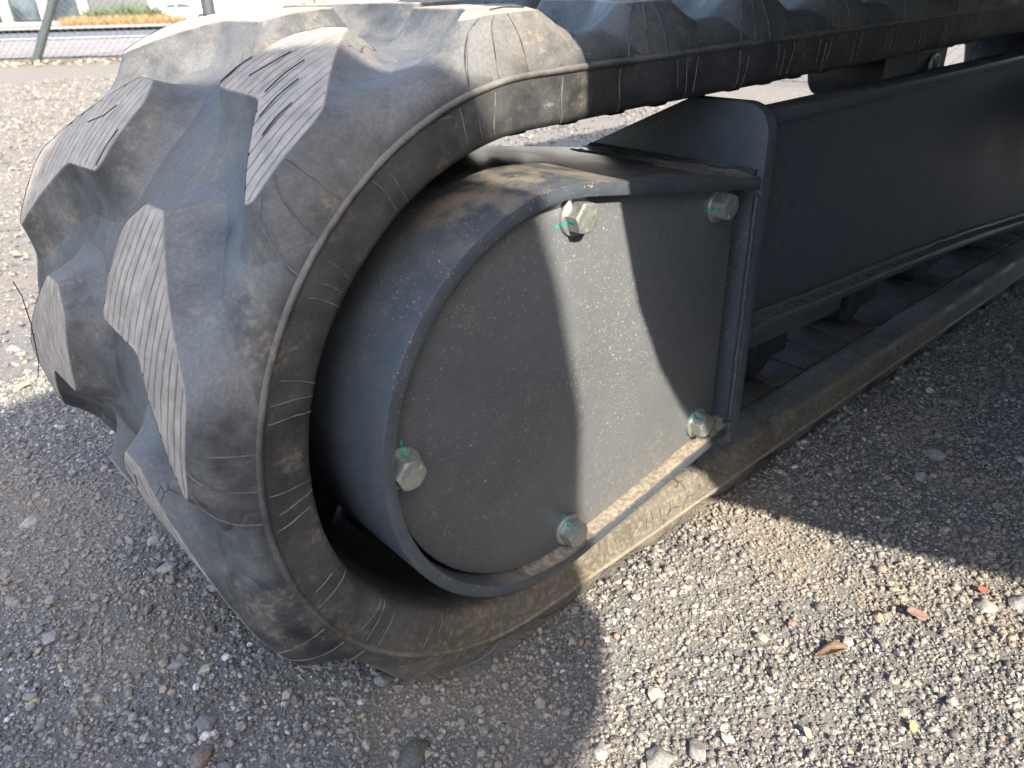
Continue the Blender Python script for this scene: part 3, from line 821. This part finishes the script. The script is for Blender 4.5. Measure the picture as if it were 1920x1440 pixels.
shade_caster('shade_caster', [(1.0935, -1.45, -0.50), sh(0.885, -0.37), sh(0.905, -0.30), sh(0.945, -0.252), sh(1.02, -0.268), sh(1.106, -0.285), sh(1.21, -0.285), sh(1.318, -0.31), sh(1.416, -0.341), sh(1.49, -0.375), sh(1.54, -0.405), sh(1.60, -0.45, -1.5), sh(1.635, -0.465, -1.2), sh(1.655, -0.48, -0.95), sh(1.68, -0.49, -0.80), sh(1.72, -0.515, -0.74), sh(1.77, -0.545, -0.69), sh(1.80, -0.58, -0.64)], -1.6, 0.10, 'added upper grey shade caster behind the viewer, standing in for a person')

# container shape added behind the viewer to block low sky and keep shaded metal dark
CT = empty('sky_blocker', (2.2, -5.6, 0)); tag(CT, 'added dark blue container shape blocking low sky, unseen behind the viewer', 'sky blocker')
ctm = flat('blocker_paint', (0.045, 0.055, 0.075), 0.6, 0, 0.15, 4)
pts = []
for k in range(60):
    x = -4.4 + k * 0.15; pts += [(x, 1.20), (x + 0.055, 1.20), (x + 0.075, 1.165), (x + 0.13, 1.165)]
pts += [(4.6, 1.2), (4.6, -1.2), (-4.4, -1.2)]
link('blocker_wall', from_bm(prism_bm(pts, 'z', 0.16, 2.44), 'blocker_wall', 20), ctm, CT)
link('blocker_top_rail', from_bm(box_bm(-4.45, 4.65, -1.24, 1.24, 2.44, 2.59, 0.01), 'blocker_top_rail'), ctm, CT)
link('blocker_bottom_rail', from_bm(box_bm(-4.45, 4.65, -1.24, 1.24, 0.0, 0.16, 0.01), 'blocker_bottom_rail'), ctm, CT)
for x in (-4.47, 4.47):
    for y in (-1.16, 1.06): link('blocker_post', from_bm(box_bm(x, x + 0.2, y, y + 0.19, 0.16, 2.44, 0.01), 'blocker_post'), ctm, CT)
# =================================================================== GRAVEL
def icosa():
    t = (1 + 5 ** 0.5) / 2
    v = np.array([(-1, t, 0), (1, t, 0), (-1, -t, 0), (1, -t, 0), (0, -1, t), (0, 1, t), (0, -1, -t), (0, 1, -t), (t, 0, -1), (t, 0, 1), (-t, 0, -1), (-t, 0, 1)], float)
    v /= np.linalg.norm(v[0])
    f = np.array([(0, 11, 5), (0, 5, 1), (0, 1, 7), (0, 7, 10), (0, 10, 11), (1, 5, 9), (5, 11, 4), (11, 10, 2), (10, 7, 6), (7, 1, 8), (3, 9, 4), (3, 4, 2), (3, 2, 6), (3, 6, 8), (3, 8, 9), (4, 9, 5), (2, 4, 11), (6, 2, 10), (8, 6, 7), (9, 8, 1)])
    return v, f
ICO_V, ICO_F = icosa()
def under_track(x, y):
    return (y > 0.012) & (y < WID - 0.012) & (x > -0.10)
OV = np.array([(1, 0, 0), (-1, 0, 0), (0, 1, 0), (0, -1, 0), (0, 0, 1), (0, 0, -1)], float)
OF = np.array([(0, 2, 4), (2, 1, 4), (1, 3, 4), (3, 0, 4), (2, 0, 5), (1, 2, 5), (3, 1, 5), (0, 3, 5)])
def gravel(name, pts, rad, label, cheap=False):
    n = len(pts); IV, IF = (OV * 1.15, OF) if cheap else (ICO_V, ICO_F); nv, nf = len(IV), len(IF)
    jit = RNG.normal(1, 0.14, (n, nv, 1)).clip(0.6, 1.4)
    v = IV[None] * jit
    sc = np.stack([RNG.uniform(0.8, 1.3, n), RNG.uniform(0.7, 1.15, n), RNG.uniform(0.5, 0.95, n)], 1)
    v = v * (sc * rad[:, None])[:, None, :]
    a = RNG.uniform(0, 2 * np.pi, n); b = RNG.normal(0, 0.45, n)
    ca, sa, cb, sb = np.cos(a), np.sin(a), np.cos(b), np.sin(b)
    x, y, z = v[..., 0], v[..., 1], v[..., 2]
    y, z = y * cb[:, None] - z * sb[:, None], y * sb[:, None] + z * cb[:, None]
    x, y = x * ca[:, None] - y * sa[:, None], x * sa[:, None] + y * ca[:, None]
    g = np.array([gz(px, py) for px, py in pts])
    lift = rad * RNG.uniform(0.0, 0.75, n)
    v = np.stack([x + pts[:, 0:1], y + pts[:, 1:2], z + (g + lift)[:, None]], 2).reshape(-1, 3)
    f = (IF[None] + (np.arange(n) * nv)[:, None, None]).reshape(-1, 3)
    me = bpy.data.meshes.new(name)
    me.vertices.add(len(v)); me.vertices.foreach_set('co', v.ravel().astype(np.float32))
    me.loops.add(f.size); me.loops.foreach_set('vertex_index', f.ravel().astype(np.int32))
    me.polygons.add(len(f)); me.polygons.foreach_set('loop_start', np.arange(0, f.size, 3, dtype=np.int32))
    me.polygons.foreach_set('use_smooth', np.repeat(RNG.uniform(0, 1, n) < 0.35, nf))
    me.update(calc_edges=True)
    k = RNG.uniform(0, 1, n)
    pal = np.array([(0.11, 0.112, 0.118), (0.165, 0.166, 0.17), (0.22, 0.218, 0.216), (0.28, 0.272, 0.26), (0.275, 0.25, 0.215), (0.34, 0.295, 0.23), (0.52, 0.51, 0.49), (0.25, 0.175, 0.145)])
    pr = np.cumsum([0.20, 0.28, 0.24, 0.15, 0.07, 0.03, 0.02, 0.01])
    ci = np.searchsorted(pr, k).clip(0, 7)
    pal = pal * np.array([(1.03, 1.0, 0.95)])
    col = pal[ci] * RNG.normal(1, 0.13, (n, 1)).clip(0.6, 1.5)
    # stones in the sandy patches carry its dust
    pn = np.array([mnoise.noise((px * 4.2, py * 4.2, 9.0)) + 0.4 * mnoise.noise((px * 13, py * 13, 1.0)) for px, py in pts])
    du = (np.clip((pn - 0.05) * 2.2, 0, 0.75))[:, None]
    col = col * (1 - du) + du * np.array([(0.26, 0.225, 0.185)])
    col = col * np.where(pts[:, 1:2] > 1.2, 0.80, 1.0)                 # stones further back darkened to offset sunlit overexposure
    at = me.attributes.new('stone_col', 'FLOAT_COLOR', 'POINT')
    rgba = np.ones((n, nv, 4), np.float32); rgba[..., :3] = col[:, None, :]
    at.data.foreach_set('color', rgba.ravel())
    me.materials.append(M['stone'])
    o = link(name, me); tag(o, label, 'gravel', kind='stuff'); return o
def stone_mat():
    m = MT('crushed_stone'); co = m.coord(); n1 = m.noise(co, 700, 2, 0.7); n2 = m.noise(co, 260, 2, 0.6)
    c = m.vmath('MULTIPLY', m.attr('stone_col', 'Color'), m.mix(m.ss(n2, 0.3, 0.7), (0.72, 0.72, 0.74), (1.28, 1.26, 1.22)))
    dz = m.ss(m.upz(), 0.1, 0.9)
    c = m.mix(m.math('MULTIPLY', m.math('MULTIPLY', dz, m.ss(n1, 0.4, 0.7)), 0.28), c, (0.30, 0.27, 0.23))
    return m.set(c, 0.85, 0, m.bump(n1, 0.4, 0.0009), 0.3)
M['stone'] = stone_mat()
def scatter(n, x0, x1, y0, y1, keep):
    p = np.stack([RNG.uniform(x0, x1, n), RNG.uniform(y0, y1, n)], 1)
    ok = keep(p[:, 0], p[:, 1]) & ~under_track(p[:, 0], p[:, 1])
    return p[ok]
def patchy(p, a=0.22):
    """thin the stones out where the sand shows"""
    pn = np.array([mnoise.noise((px * 4.2, py * 4.2, 9.0)) + 0.4 * mnoise.noise((px * 13, py * 13, 1.0)) for px, py in p])
    return p[RNG.uniform(0, 1, len(p)) > np.clip((pn - 0.14) * 1.2, 0, 0.32)]
def in_view(x, y):
    front = (y < 0.03) & (x + 1.06 * y > -0.34) & (y > -0.52 + 0.22 * np.maximum(0, x - 0.3)) & (x < 1.5)
    left = (x > -0.66) & (x < -0.02) & (x + 1.06 * y > -0.34) & (y < 1.15)
    back = (y > 0.47) & (y < 1.1) & (x < 0.3) & (x > -0.66)
    return front | left | back
p = patchy(scatter(160000, -0.70, 1.5, -0.55, 1.15, lambda x, y: in_view(x, y)))
r = np.exp(RNG.normal(math.log(0.00215), 0.34, len(p))).clip(0.0009, 0.0065)
gravel('gravel', p, r, 'loose grey crushed stone covering the yard')
p = (scatter(235000, -0.70, 1.5, -0.55, 1.15, lambda x, y: in_view(x, y)))
r = np.exp(RNG.normal(math.log(0.00125), 0.30, len(p))).clip(0.0006, 0.0024)
gravel('grit', p, r, 'fine stone grit filling the gaps between the gravel', True)
p = scatter(16000, -1.6, 2.0, -1.3, 1.4, lambda x, y: ~in_view(x, y))
r = np.exp(RNG.normal(math.log(0.0040), 0.35, len(p))).clip(0.002, 0.009)
gravel('outer_gravel', p, r, 'loose crushed stone round the edges of the view', True)
p = scatter(1500, -0.8, 1.5, -0.6, 1.4, lambda x, y: (x + y > -0.62))
r = np.exp(RNG.normal(math.log(0.0055), 0.22, len(p))).clip(0.004, 0.009)
gravel('coarse_gravel', p, r, 'coarser pieces of crushed stone lying among the fine gravel')
p = scatter(32000, -1.2, 3.4, 0.9, 7.0, lambda x, y: (x + y > 1.0) | (y > 1.1))
r = np.exp(RNG.normal(math.log(0.0058), 0.35, len(p))).clip(0.003, 0.014)
gravel('distant_gravel', p, r, 'sunlit crushed stone behind the track', True)

# single stones one can pick out
def rock(x, y, r, flatk, col, label, seed, rot=0.0):
    bm = bmesh.new(); bmesh.ops.create_icosphere(bm, subdivisions=3, radius=1)
    for v in bm.verts:
        n = mnoise.noise(v.co * 1.1 + Vector((seed * 7.7, 0, 0))) * 0.42 + mnoise.noise(v.co * 2.6 + Vector((0, seed * 3.1, 0))) * 0.16 + 0.04 * mnoise.noise(v.co * 8 + Vector((seed, 0, 0)))
        v.co *= 1 + n
    # knock flats into it
    rr = random.Random(seed)
    for _ in range(6):
        d = Vector((rr.uniform(-1, 1), rr.uniform(-1, 1), rr.uniform(-0.6, 1))).normalized(); k = rr.uniform(0.62, 0.85)
        for v in bm.verts:
            e = v.co.dot(d) - k
            if e > 0: v.co -= d * e * 0.9
    r *= 0.82
    for v in bm.verts: v.co = Vector((v.co.x * r * 1.15, v.co.y * r * 0.85, v.co.z * r * flatk))
    me = from_bm(bm, 'stone', 40)
    at = me.attributes.new('stone_col', 'FLOAT_COLOR', 'POINT')
    for a in at.data: a.color = (*col, 1)
    me.materials.append(M['stone'])
    o = link('stone', me); o.location = (x, y, gz(x, y) + r * flatk * 0.25); o.rotation_euler = (0, 0, rot)
    tag(o, label, 'stone', 'larger stones lying on the gravel'); return o
GRY = (0.12, 0.118, 0.115); LGT = (0.25, 0.245, 0.235); TAN = (0.28, 0.22, 0.16); BRN = (0.17, 0.125, 0.105); WHT = (0.55, 0.54, 0.50)
rock(-0.191, -0.020, 0.021, 0.6, (0.085, 0.082, 0.078), 'large dark rounded stone at the bottom edge of the photo', 1, 0.3)
rock(-0.337, 0.114, 0.015, 0.55, BRN, 'reddish brown angular stone at the bottom left', 2, 1.0)
rock(-0.318, 0.150, 0.014, 0.6, (0.15, 0.155, 0.165), 'bluish grey stone just above the reddish brown one', 3, 0.5)
rock(0.852, -0.098, 0.020, 0.55, (0.20, 0.195, 0.18), 'long pale grey stone lying nearest the far end of the lower run', 4, -0.6)
rock(0.678, -0.139, 0.021, 0.6, (0.21, 0.215, 0.205), 'two-toned pale stone in the shade right of the cover', 5, 1.4)
rock(0.604, -0.153, 0.0125, 0.75, LGT, 'small pale stone right next to the two-toned one', 6, 0.2)
rock(0.585, -0.178, 0.010, 0.7, (0.20, 0.18, 0.155), 'small tan grey stone at the shadow edge', 7, 0.9)
rock(-0.022, -0.180, 0.018, 0.5, (0.19, 0.19, 0.185), 'grey striped slab of stone in the sun at the bottom', 8, 0.4)
rock(0.012, -0.198, 0.014, 0.55, (0.20, 0.19, 0.18), 'grey sunlit stone beside the striped slab', 9, 0.8)
rock(-0.055, -0.135, 0.0125, 0.6, LGT, 'pale stone at the curved shadow edge', 10, 0.8)
rock(-0.255, 0.472, 0.012, 0.7, (0.30, 0.29, 0.27), 'pale stone beside the lowest tread lug on the left', 11, 0.4)
rock(-0.262, 0.407, 0.013, 0.7, (0.28, 0.27, 0.255), 'light grey stone left of the lower track curve', 12, 0.1)
rock(-0.400, 0.385, 0.014, 0.55, (0.26, 0.23, 0.23), 'pinkish grey flat stone near the left edge', 13, 0.7)
rock(-0.365, 0.640, 0.016, 0.6, (0.30, 0.28, 0.25), 'tan stone on the shadow boundary at far left', 14, 0.1)
rock(0.30, -0.235, 0.011, 0.6, TAN, 'tan sunlit stone on the right side of the gravel', 15, 0.5)
rock(0.40, -0.312, 0.016, 0.6, (0.27, 0.265, 0.23), 'pale greenish stone in the sun near the right edge', 16, 0.5)
rock(0.435, -0.335, 0.016, 0.55, (0.21, 0.21, 0.205), 'rounded grey stone at the right edge in the sun', 17, 0.2)
rock(-0.292, 0.214, 0.0085, 0.7, (0.36, 0.32, 0.25), 'small yellowish stone below the curve of the track', 18, 0.0)
rock(-0.312, 0.239, 0.0105, 0.75, (0.22, 0.225, 0.23), 'small round grey stone left of the yellowish one', 19, 0.0)
rock(-0.325, 0.135, 0.0065, 0.8, (0.62, 0.62, 0.60), 'tiny white pebble near the bottom left', 20, 0.0)
rock(-0.440, 0.300, 0.008, 0.7, (0.42, 0.37, 0.22), 'yellow pebble near the left edge at the bottom', 21, 0.0)
rock(0.86, -0.060, 0.009, 0.8, (0.50, 0.46, 0.37), 'small cream pebble in the shade by the lower run', 22, 0.0)
rock(-0.16, 0.075, 0.012, 0.6, (0.17, 0.17, 0.17), 'grey stone touching the shade under the track curve', 23, 0.0)

# fallen leaves
def leaf(x, y, L, col, label, rot, tilt, seed):
    V = []; F = []; n = 9
    for i in range(n + 1):
        t = i / n; w = 0.30 * L * math.sin(math.pi * min(1, t * 0.97 + 0.02)) ** 0.8 * (1 - 0.35 * t)
        zc = 0.10 * L * math.sin(t * 3 + seed) + 0.02 * L
        for s_ in (-1, -0.5, 0, 0.5, 1):
            ww = w * s_ * (1 + 0.12 * math.sin(t * 23 + s_ * 3 + seed))
            V.append(((t - 0.5) * L, ww, zc + 0.16 * L * abs(s_) ** 1.5 * (0.6 + 0.4 * math.sin(seed + t * 4)) * (w / (0.3 * L) + 0.05)))
    for i in range(n):
        for k in range(4): F.append((i * 5 + k, (i + 1) * 5 + k, (i + 1) * 5 + k + 1, i * 5 + k + 1))
    mm = MT('leaf_skin'); co = mm.coord(); nz = mm.noise(mm.mapping(co, (1, 4, 1)), 160, 5, 0.7)
    mm.set(mm.mix(mm.ss(nz, 0.3, 0.7), tuple(q * 0.65 for q in col), tuple(q * 1.3 for q in col)), 0.75, 0, mm.bump(nz, 0.4, 0.001))
    o = link('leaf', mesh('leaf', V, F, 180), mm.m); o.location = (x, y, gz(x, y) + 0.006); o.rotation_euler = (tilt, tilt * 0.6, rot)
    so = o.modifiers.new('thick', 'SOLIDIFY'); so.thickness = 0.0004
    tag(o, label, 'leaf', 'dry leaves lying on the gravel')
leaf(0.206, -0.227, 0.036, (0.24, 0.155, 0.10), 'curled orange brown leaf in the sun on the right', 2.4, 0.15, 1)
leaf(0.331, -0.266, 0.032, (0.20, 0.13, 0.11), 'small purplish brown leaf on the sunlit gravel', -0.7, 0.3, 2)
leaf(0.428, -0.299, 0.018, (0.30, 0.08, 0.05), 'tiny red leaf at the edge of the right shadow', -0.4, 0.5, 3)
leaf(0.180, -0.325, 0.014, (0.42, 0.33, 0.15), 'narrow yellow leaf near the bottom right corner', 0.4, 0.1, 4)
leaf(0.101, -0.259, 0.014, (0.42, 0.37, 0.24), 'pale yellow sliver of leaf on the bright gravel', 1.1, 0.2, 5)
leaf(-0.269, 1.08, 0.026, (0.50, 0.41, 0.16), 'yellow leaf on the sunlit gravel at far left', 0.3, 0.1, 6)
leaf(0.372, -0.071, 0.026, (0.19, 0.12, 0.10), 'dark brown leaf lying close to the lower run', 0.8, 0.2, 7)

# =================================================================== FENCE, STREET AND BUILDINGS
def chain_fence(name, A, B, h, label, posts, post_r=0.036, mesh_h0=0.03):
    A = Vector(A); B = Vector(B); L = (B - A).length; u = (B - A) / L
    root = empty(name, A); tag(root, label, 'fence', 'chain link fences round the yard')
    d = 0.0707; rad = 0.0021; V = []; F = []
    cols = int(L / d)
    rows = int((h - mesh_h0) / (d / 2))
    side = Vector((-u.y, u.x, 0))
    for c in range(cols):
        prev = None
        for r in range(rows + 1):
            off = (d / 2) * (r % 2) + (0.0)
            p = u * (c * d + off + 0.002 * math.sin(c * 3.1 + r)) + Vector((0, 0, mesh_h0 + r * d / 2)) + side * (0.003 * (1 if r % 2 else -1))
            b = len(V)
            for k in range(3):
                w = 2 * math.pi * k / 3; V.append(p + u * rad * math.cos(w) + side * rad * math.sin(w))
            if prev is not None:
                for k in range(3): F.append((prev + k, prev + (k + 1) % 3, b + (k + 1) % 3, b + k))
            prev = b
        prev = None
        for r in range(rows + 1):                      # the neighbouring strand, mirrored, that interlocks with it
            off = d - (d / 2) * (r % 2)
            p = u * (c * d + off) + Vector((0, 0, mesh_h0 + r * d / 2)) + side * (0.003 * (-1 if r % 2 else 1))
            b = len(V)
            for k in range(3):
                w = 2 * math.pi * k / 3; V.append(p + u * rad * math.cos(w) + side * rad * math.sin(w))
            if prev is not None:
                for k in range(3): F.append((prev + k, prev + (k + 1) % 3, b + (k + 1) % 3, b + k))
            prev = b
    wm = link('wire_mesh', mesh('wire_mesh', V, F), M['wire'], root); tag(wm, kind='stuff')
    for t, rr in posts:
        bm = cyl_bm(((u * t).x + side.x * 0.05, (u * t).y + side.y * 0.05), rr, -0.2, h + 0.05, 20, 0.004, 'z')
        link('post', from_bm(bm, 'post', 40), M['galv'], root)
    link('tension_wire', tube_mesh('tension_wire', [(0, 0, mesh_h0 + 0.005), u * L + Vector((0, 0, mesh_h0 + 0.005))], 0.002, 5), M['wire'], root)
    link('tension_wire', tube_mesh('tension_wire', [(0, 0, h), u * L + Vector((0, 0, h))], 0.002, 5), M['wire'], root)
    return root, u, side
CR = at_qu(7.66, -2.98)
FA, uA, sA_ = chain_fence('chain_link_fence', at_qu(7.66, -9.5), CR, 1.8, 'chain link fence along the road at the back left', [(1.4, 0.03), (3.4, 0.03), (6.52, 0.062)])
# raking strut
b0 = at_qu(7.62, -4.80) - at_qu(7.66, -9.5); b1 = b0 + uA * 1.02 + Vector((0, 0, 1.6))
link('strut', tube_mesh('strut', [b0 - Vector((0, 0, .05)), b1], 0.040, 16), M['galv'], FA)
chain_fence('chain_link_fence', (CR.x + 0.02, CR.y - 0.1, 0), (4.95, -0.9, 0), 1.8, 'side run of chain link fence seen through the gaps round the machine', [(2.6, 0.03), (5.2, 0.03), (8.6, 0.03)])

# leaf litter blown against the fence
V = []; F = []; cs = []
for k in range(900):
    q = 7.62 + abs(random.gauss(0, 0.14)) * (-1); u_ = random.uniform(-9, -2.4); c = at_qu(q, u_, random.uniform(0.003, 0.03) + 0.003)
    L = random.uniform(0.015, 0.04); a = random.uniform(0, 6.28); d1 = Vector((math.cos(a), math.sin(a), random.uniform(-.5, .5))) * L; d2 = Vector((-math.sin(a), math.cos(a), random.uniform(-.5, .5))) * L * 0.4
    b = len(V); V += [c - d1, c + d2, c + d1, c - d2]; F.append((b, b + 1, b + 2, b + 3))
lm = MT('dry_leaf_litter'); lm.set(lm.mix(lm.noise(lm.coord(), 14, 2), (0.34, 0.20, 0.09), (0.60, 0.46, 0.28)), 0.8)
tag(link('leaf_litter', mesh('leaf_litter', V, F), lm.m), 'dry orange leaf litter blown along the foot of the fence', 'leaf litter', kind='stuff')

# ornamental grass and shrubs along the footpath
def blades(name, c, n, spread, h0, h1, wid, cols, label, cat, group, parts='blades', lean=0.5):
    root = empty(name, c); tag(root, label, cat, group)
    V = []; F = []
    for k in range(n):
        a = random.uniform(0, 6.28); rr = spread * math.sqrt(random.random()); p = Vector((rr * math.cos(a), rr * math.sin(a), 0))
        h = random.uniform(h0, h1); d = Vector((random.gauss(0, lean), random.gauss(0, lean), 1)).normalized()
        s = d.cross(Vector((random.gauss(0, 1), random.gauss(0, 1), 0.1))).normalized() * wid
        q = p + d * h * 0.6; t = p + d * h + Vector((d.x, d.y, 0)) * h * 0.25 - Vector((0, 0, 0.1 * h))
        b = len(V); V += [p - s, p + s, q + s * 0.8, q - s * 0.8, t]; F += [(b, b + 1, b + 2, b + 3), (b + 3, b + 2, b + 4)]
    mm = MT(name + '_leaf'); mm.set(mm.mix(mm.ss(mm.noise(mm.coord(), 3, 3), .3, .7), cols[0], cols[1]), 0.7)
    link(parts, mesh(parts, V, F), mm.m, root); return root
where = ['at the left end of the bed', 'left of the palm shrubs', 'in front of the first palm shrub', 'in front of the middle of the bed', 'right of the palm shrubs', 'nearest the white car']
for i, u_ in enumerate((-23.2, -22.1, -21.0, -19.9, -18.8, -17.7)):
    blades('grass_tuft', at_qu(44.0, u_, 0.15), 420, 0.62, 0.3, 0.62, 0.010, ((0.22, 0.135, 0.06), (0.36, 0.24, 0.11)), 'orange brown ornamental grass clump ' + where[i], 'grass clump', 'ornamental grasses along the far footpath', 'blades', 0.35)
for i, (u_, h) in enumerate(((-23.2, 1.35), (-21.6, 1.6), (-20.2, 1.45))):
    r_ = blades('palm_shrub', at_qu(47.0, u_, 0.15), 520, 0.45, 0.5, h, 0.022, ((0.04, 0.075, 0.03), (0.12, 0.155, 0.07)), ('left', 'middle, tallest', 'right')[i] + ' green palm-like shrub behind the orange grasses', 'shrub', 'palm shrubs by the far footpath', 'fronds', 0.75)
    link('stem', tube_mesh('stem', [(0, 0, 0), (0.03, 0, 0.25), (0.0, 0.02, 0.5)], 0.05, 8, True), flat('stem', (0.16, 0.11, 0.07)), r_)
# street tree showing over the top of the track
tr = empty('street_tree', at_qu(40, -9.4, 0.13)); tag(tr, 'leafy green tree tip showing just over the track at the top', 'tree')
link('trunk', tube_mesh('trunk', [(0, 0, 0), (0.05, 0.02, 0.9), (0.0, 0.0, 1.9), (0.1, 0.05, 2.8)], 0.09, 10, True), flat('bark', (0.15, 0.11, 0.08)), tr)
V = []; F = []
for k in range(2600):
    a = random.uniform(0, 6.28); rr = 0.95 * random.random() ** 0.5; z = random.uniform(0.2, 3.0); w = 0.45 + 0.55 * math.sin(min(1, z / 3) * math.pi)
    c = Vector((rr * w * math.cos(a), rr * w * math.sin(a), z)); d1 = Vector((random.gauss(0, 1), random.gauss(0, 1), random.gauss(0, 1))).normalized() * 0.06; d2 = d1.cross(Vector((random.gauss(0, 1), random.gauss(0, 1), random.gauss(0, 1)))).normalized() * 0.03
    b = len(V); V += [c - d1, c + d2, c + d1, c - d2]; F.append((b, b + 1, b + 2, b + 3))
mm = MT('street_tree_leaf'); mm.set(mm.mix(mm.noise(mm.coord(), 4, 2), (0.07, 0.10, 0.03), (0.20, 0.22, 0.07)), 0.7)
link('crown', mesh('crown', V, F), mm.m, tr)

# white car parked before the white building
def car(c, ang):
    root = empty('car', c); root.rotation_euler = (0, 0, ang); tag(root, 'white car parked beyond the road behind the fence post', 'car')
    wp = flat('white_car_paint', (0.78, 0.78, 0.77), 0.3, 0, 0.02); gl = flat('car_glass', (0.06, 0.075, 0.075), 0.15, 0, 0.1); bk = flat('tyre', (0.025, 0.025, 0.026), 0.7)
    prof = [(-2.2, 0.35), (-2.24, 0.75), (-2.12, 1.0), (-1.9, 1.08), (-1.35, 1.42), (-0.9, 1.50), (0.1, 1.50), (0.55, 1.38), (1.05, 1.02), (1.75, 0.90), (2.12, 0.74), (2.22, 0.50), (2.18, 0.30)]
    V = []; F = []; ys = (-0.86, -0.74, 0.74, 0.86)
    for y in ys:
        for (x, z) in prof:
            tum = 0.16 * max(0, (z - 0.95) / 0.55)
            yy = y - math.copysign(tum, y) if abs(y) > 0.8 else math.copysign(abs(y) - tum * 0.85, y)
            V.append((x, yy, z - (0.03 if abs(y) > 0.8 else 0)))
    n = len(prof)
    for j in range(3):
        for i in range(n - 1): F.append((j * n + i, j * n + i + 1, (j + 1) * n + i + 1, (j + 1) * n + i))
        F.append((j * n + n - 1, j * n, (j + 1) * n, (j + 1) * n + n - 1))
    F.append(tuple(range(n))); F.append(tuple(3 * n + i for i in range(n))[::-1])
    bm = bmesh.new(); b = [bm.verts.new(v) for v in V]
    for f in F: bm.faces.new([b[q] for q in f])
    link('body', from_bm(bm, 'body', 40), wp, root)
    for sgn in (-1, 1):
        for pts in ([(-1.62, 1.10), (-1.20, 1.40), (-0.62, 1.43), (-0.62, 1.09)], [(-0.55, 1.09), (-0.55, 1.43), (0.08, 1.43), (0.48, 1.33), (0.86, 1.06)]):
            w = [Vector((x, sgn * (0.867 - 0.16 * (z - 0.95) / 0.55), z - 0.03)) for x, z in pts]
            link('side_window', mesh('side_window', w, [tuple(range(len(w)))]), gl, root)
        for x in (-1.38, 1.36):
            wl = link('wheel', from_bm(cyl_bm((x, 0.33), 0.33, sgn * 0.70, sgn * 0.89, 28, 0.03), 'wheel', 40), bk, root)
            link('rim', from_bm(cyl_bm((x, 0.33), 0.21, sgn * 0.886, sgn * 0.90, 20), 'rim', 40), M['galv'], wl)
    ws = [Vector((0.61, -0.60, 1.365)), Vector((0.61, 0.60, 1.365)), Vector((1.03, 0.68, 1.055)), Vector((1.03, -0.68, 1.055))]
    link('windscreen', mesh('windscreen', [v + Vector((0.012, 0, 0.012)) for v in ws], [(0, 1, 2, 3)]), gl, root)
    for y in (-0.62, 0.62): link('headlight', from_bm(box_bm(1.98, 2.16, y - 0.14, y + 0.14, 0.66, 0.80, 0.02), 'headlight'), flat('lamp_lens', (0.6, 0.62, 0.62), 0.15), root)
    return root
car(at_qu(70.0, -26.9, 0.07), math.atan2(QE.y, QE.x))

# glass fronted building with pale columns at the top left
B1 = empty('office_building', at_qu(64, -62.5)); tag(B1, 'dark glass fronted office building with pale columns at the top left', 'building')
def qbox(name, q0, q1, u0, u1, z0, z1, mat, parent):
    V = [QN * q + QE * u + Vector((0, 0, z)) for z in (z0, z1) for q, u in ((q0, u0), (q0, u1), (q1, u1), (q1, u0))]
    F = [(0, 1, 2, 3), (7, 6, 5, 4), (0, 4, 5, 1), (1, 5, 6, 2), (2, 6, 7, 3), (3, 7, 4, 0)]
    bm = bmesh.new(); b = [bm.verts.new(v) for v in V]
    for f in F: bm.faces.new([b[k] for k in f])
    return link(name, from_bm(bm, name, None), mat, parent)
gls = MT('office_glass'); gls.set(gls.mix(gls.ss(gls.noise(gls.coord(), 0.35, 2), .4, .6), (0.02, 0.032, 0.042), (0.07, 0.10, 0.12)), 0.45)
pal = flat('pale_render', (0.34, 0.35, 0.345), 0.8, 0, 0.06, 1); drk = flat('dark_frame', (0.07, 0.08, 0.085), 0.5)
qbox('plinth', -0.4, 12, 0, 30, -0.6, 0.35, pal, B1)
qbox('core_wall', 1.2, 12, 0, 30, 0.35, 7.0, drk, B1)
for i in range(10): qbox('window_pane', 0.9, 1.0, 0.15 + i * 3.0, 2.85 + i * 3.0, 0.45, 4.2, gls.m, B1)
for i in range(11): qbox('column', -0.2, 0.5, i * 3.0 - 0.22, i * 3.0 + 0.22, 0.35, 4.4, pal, B1)
qbox('fascia', -0.4, 1.4, -0.5, 30.5, 4.4, 5.6, pal, B1)
qbox('roof', -0.6, 12.2, -0.7, 30.7, 7.0, 7.3, drk, B1)
# white walled building behind the car
B2 = empty('white_building', at_qu(84, -33)); tag(B2, 'plain white walled building behind the parked car', 'building')
wht = flat('white_wall', (0.80, 0.80, 0.78), 0.8, 0, 0.04, 0.6)
qbox('wall', 0, 20, -4, 46, -0.6, 8, wht, B2)
qbox('roof', -0.5, 20.5, -4.5, 46.5, 8, 8.4, drk, B2)
for i in range(6): qbox('wall_panel_joint', -0.02, -0.004, 2 + i * 7, 2.06 + i * 7, 0, 8, pal, B2)
qbox('roller_door', -0.06, -0.005, 22.5, 28.0, 0.0, 5.0, flat('roller_door', (0.42, 0.47, 0.52), 0.6), B2)
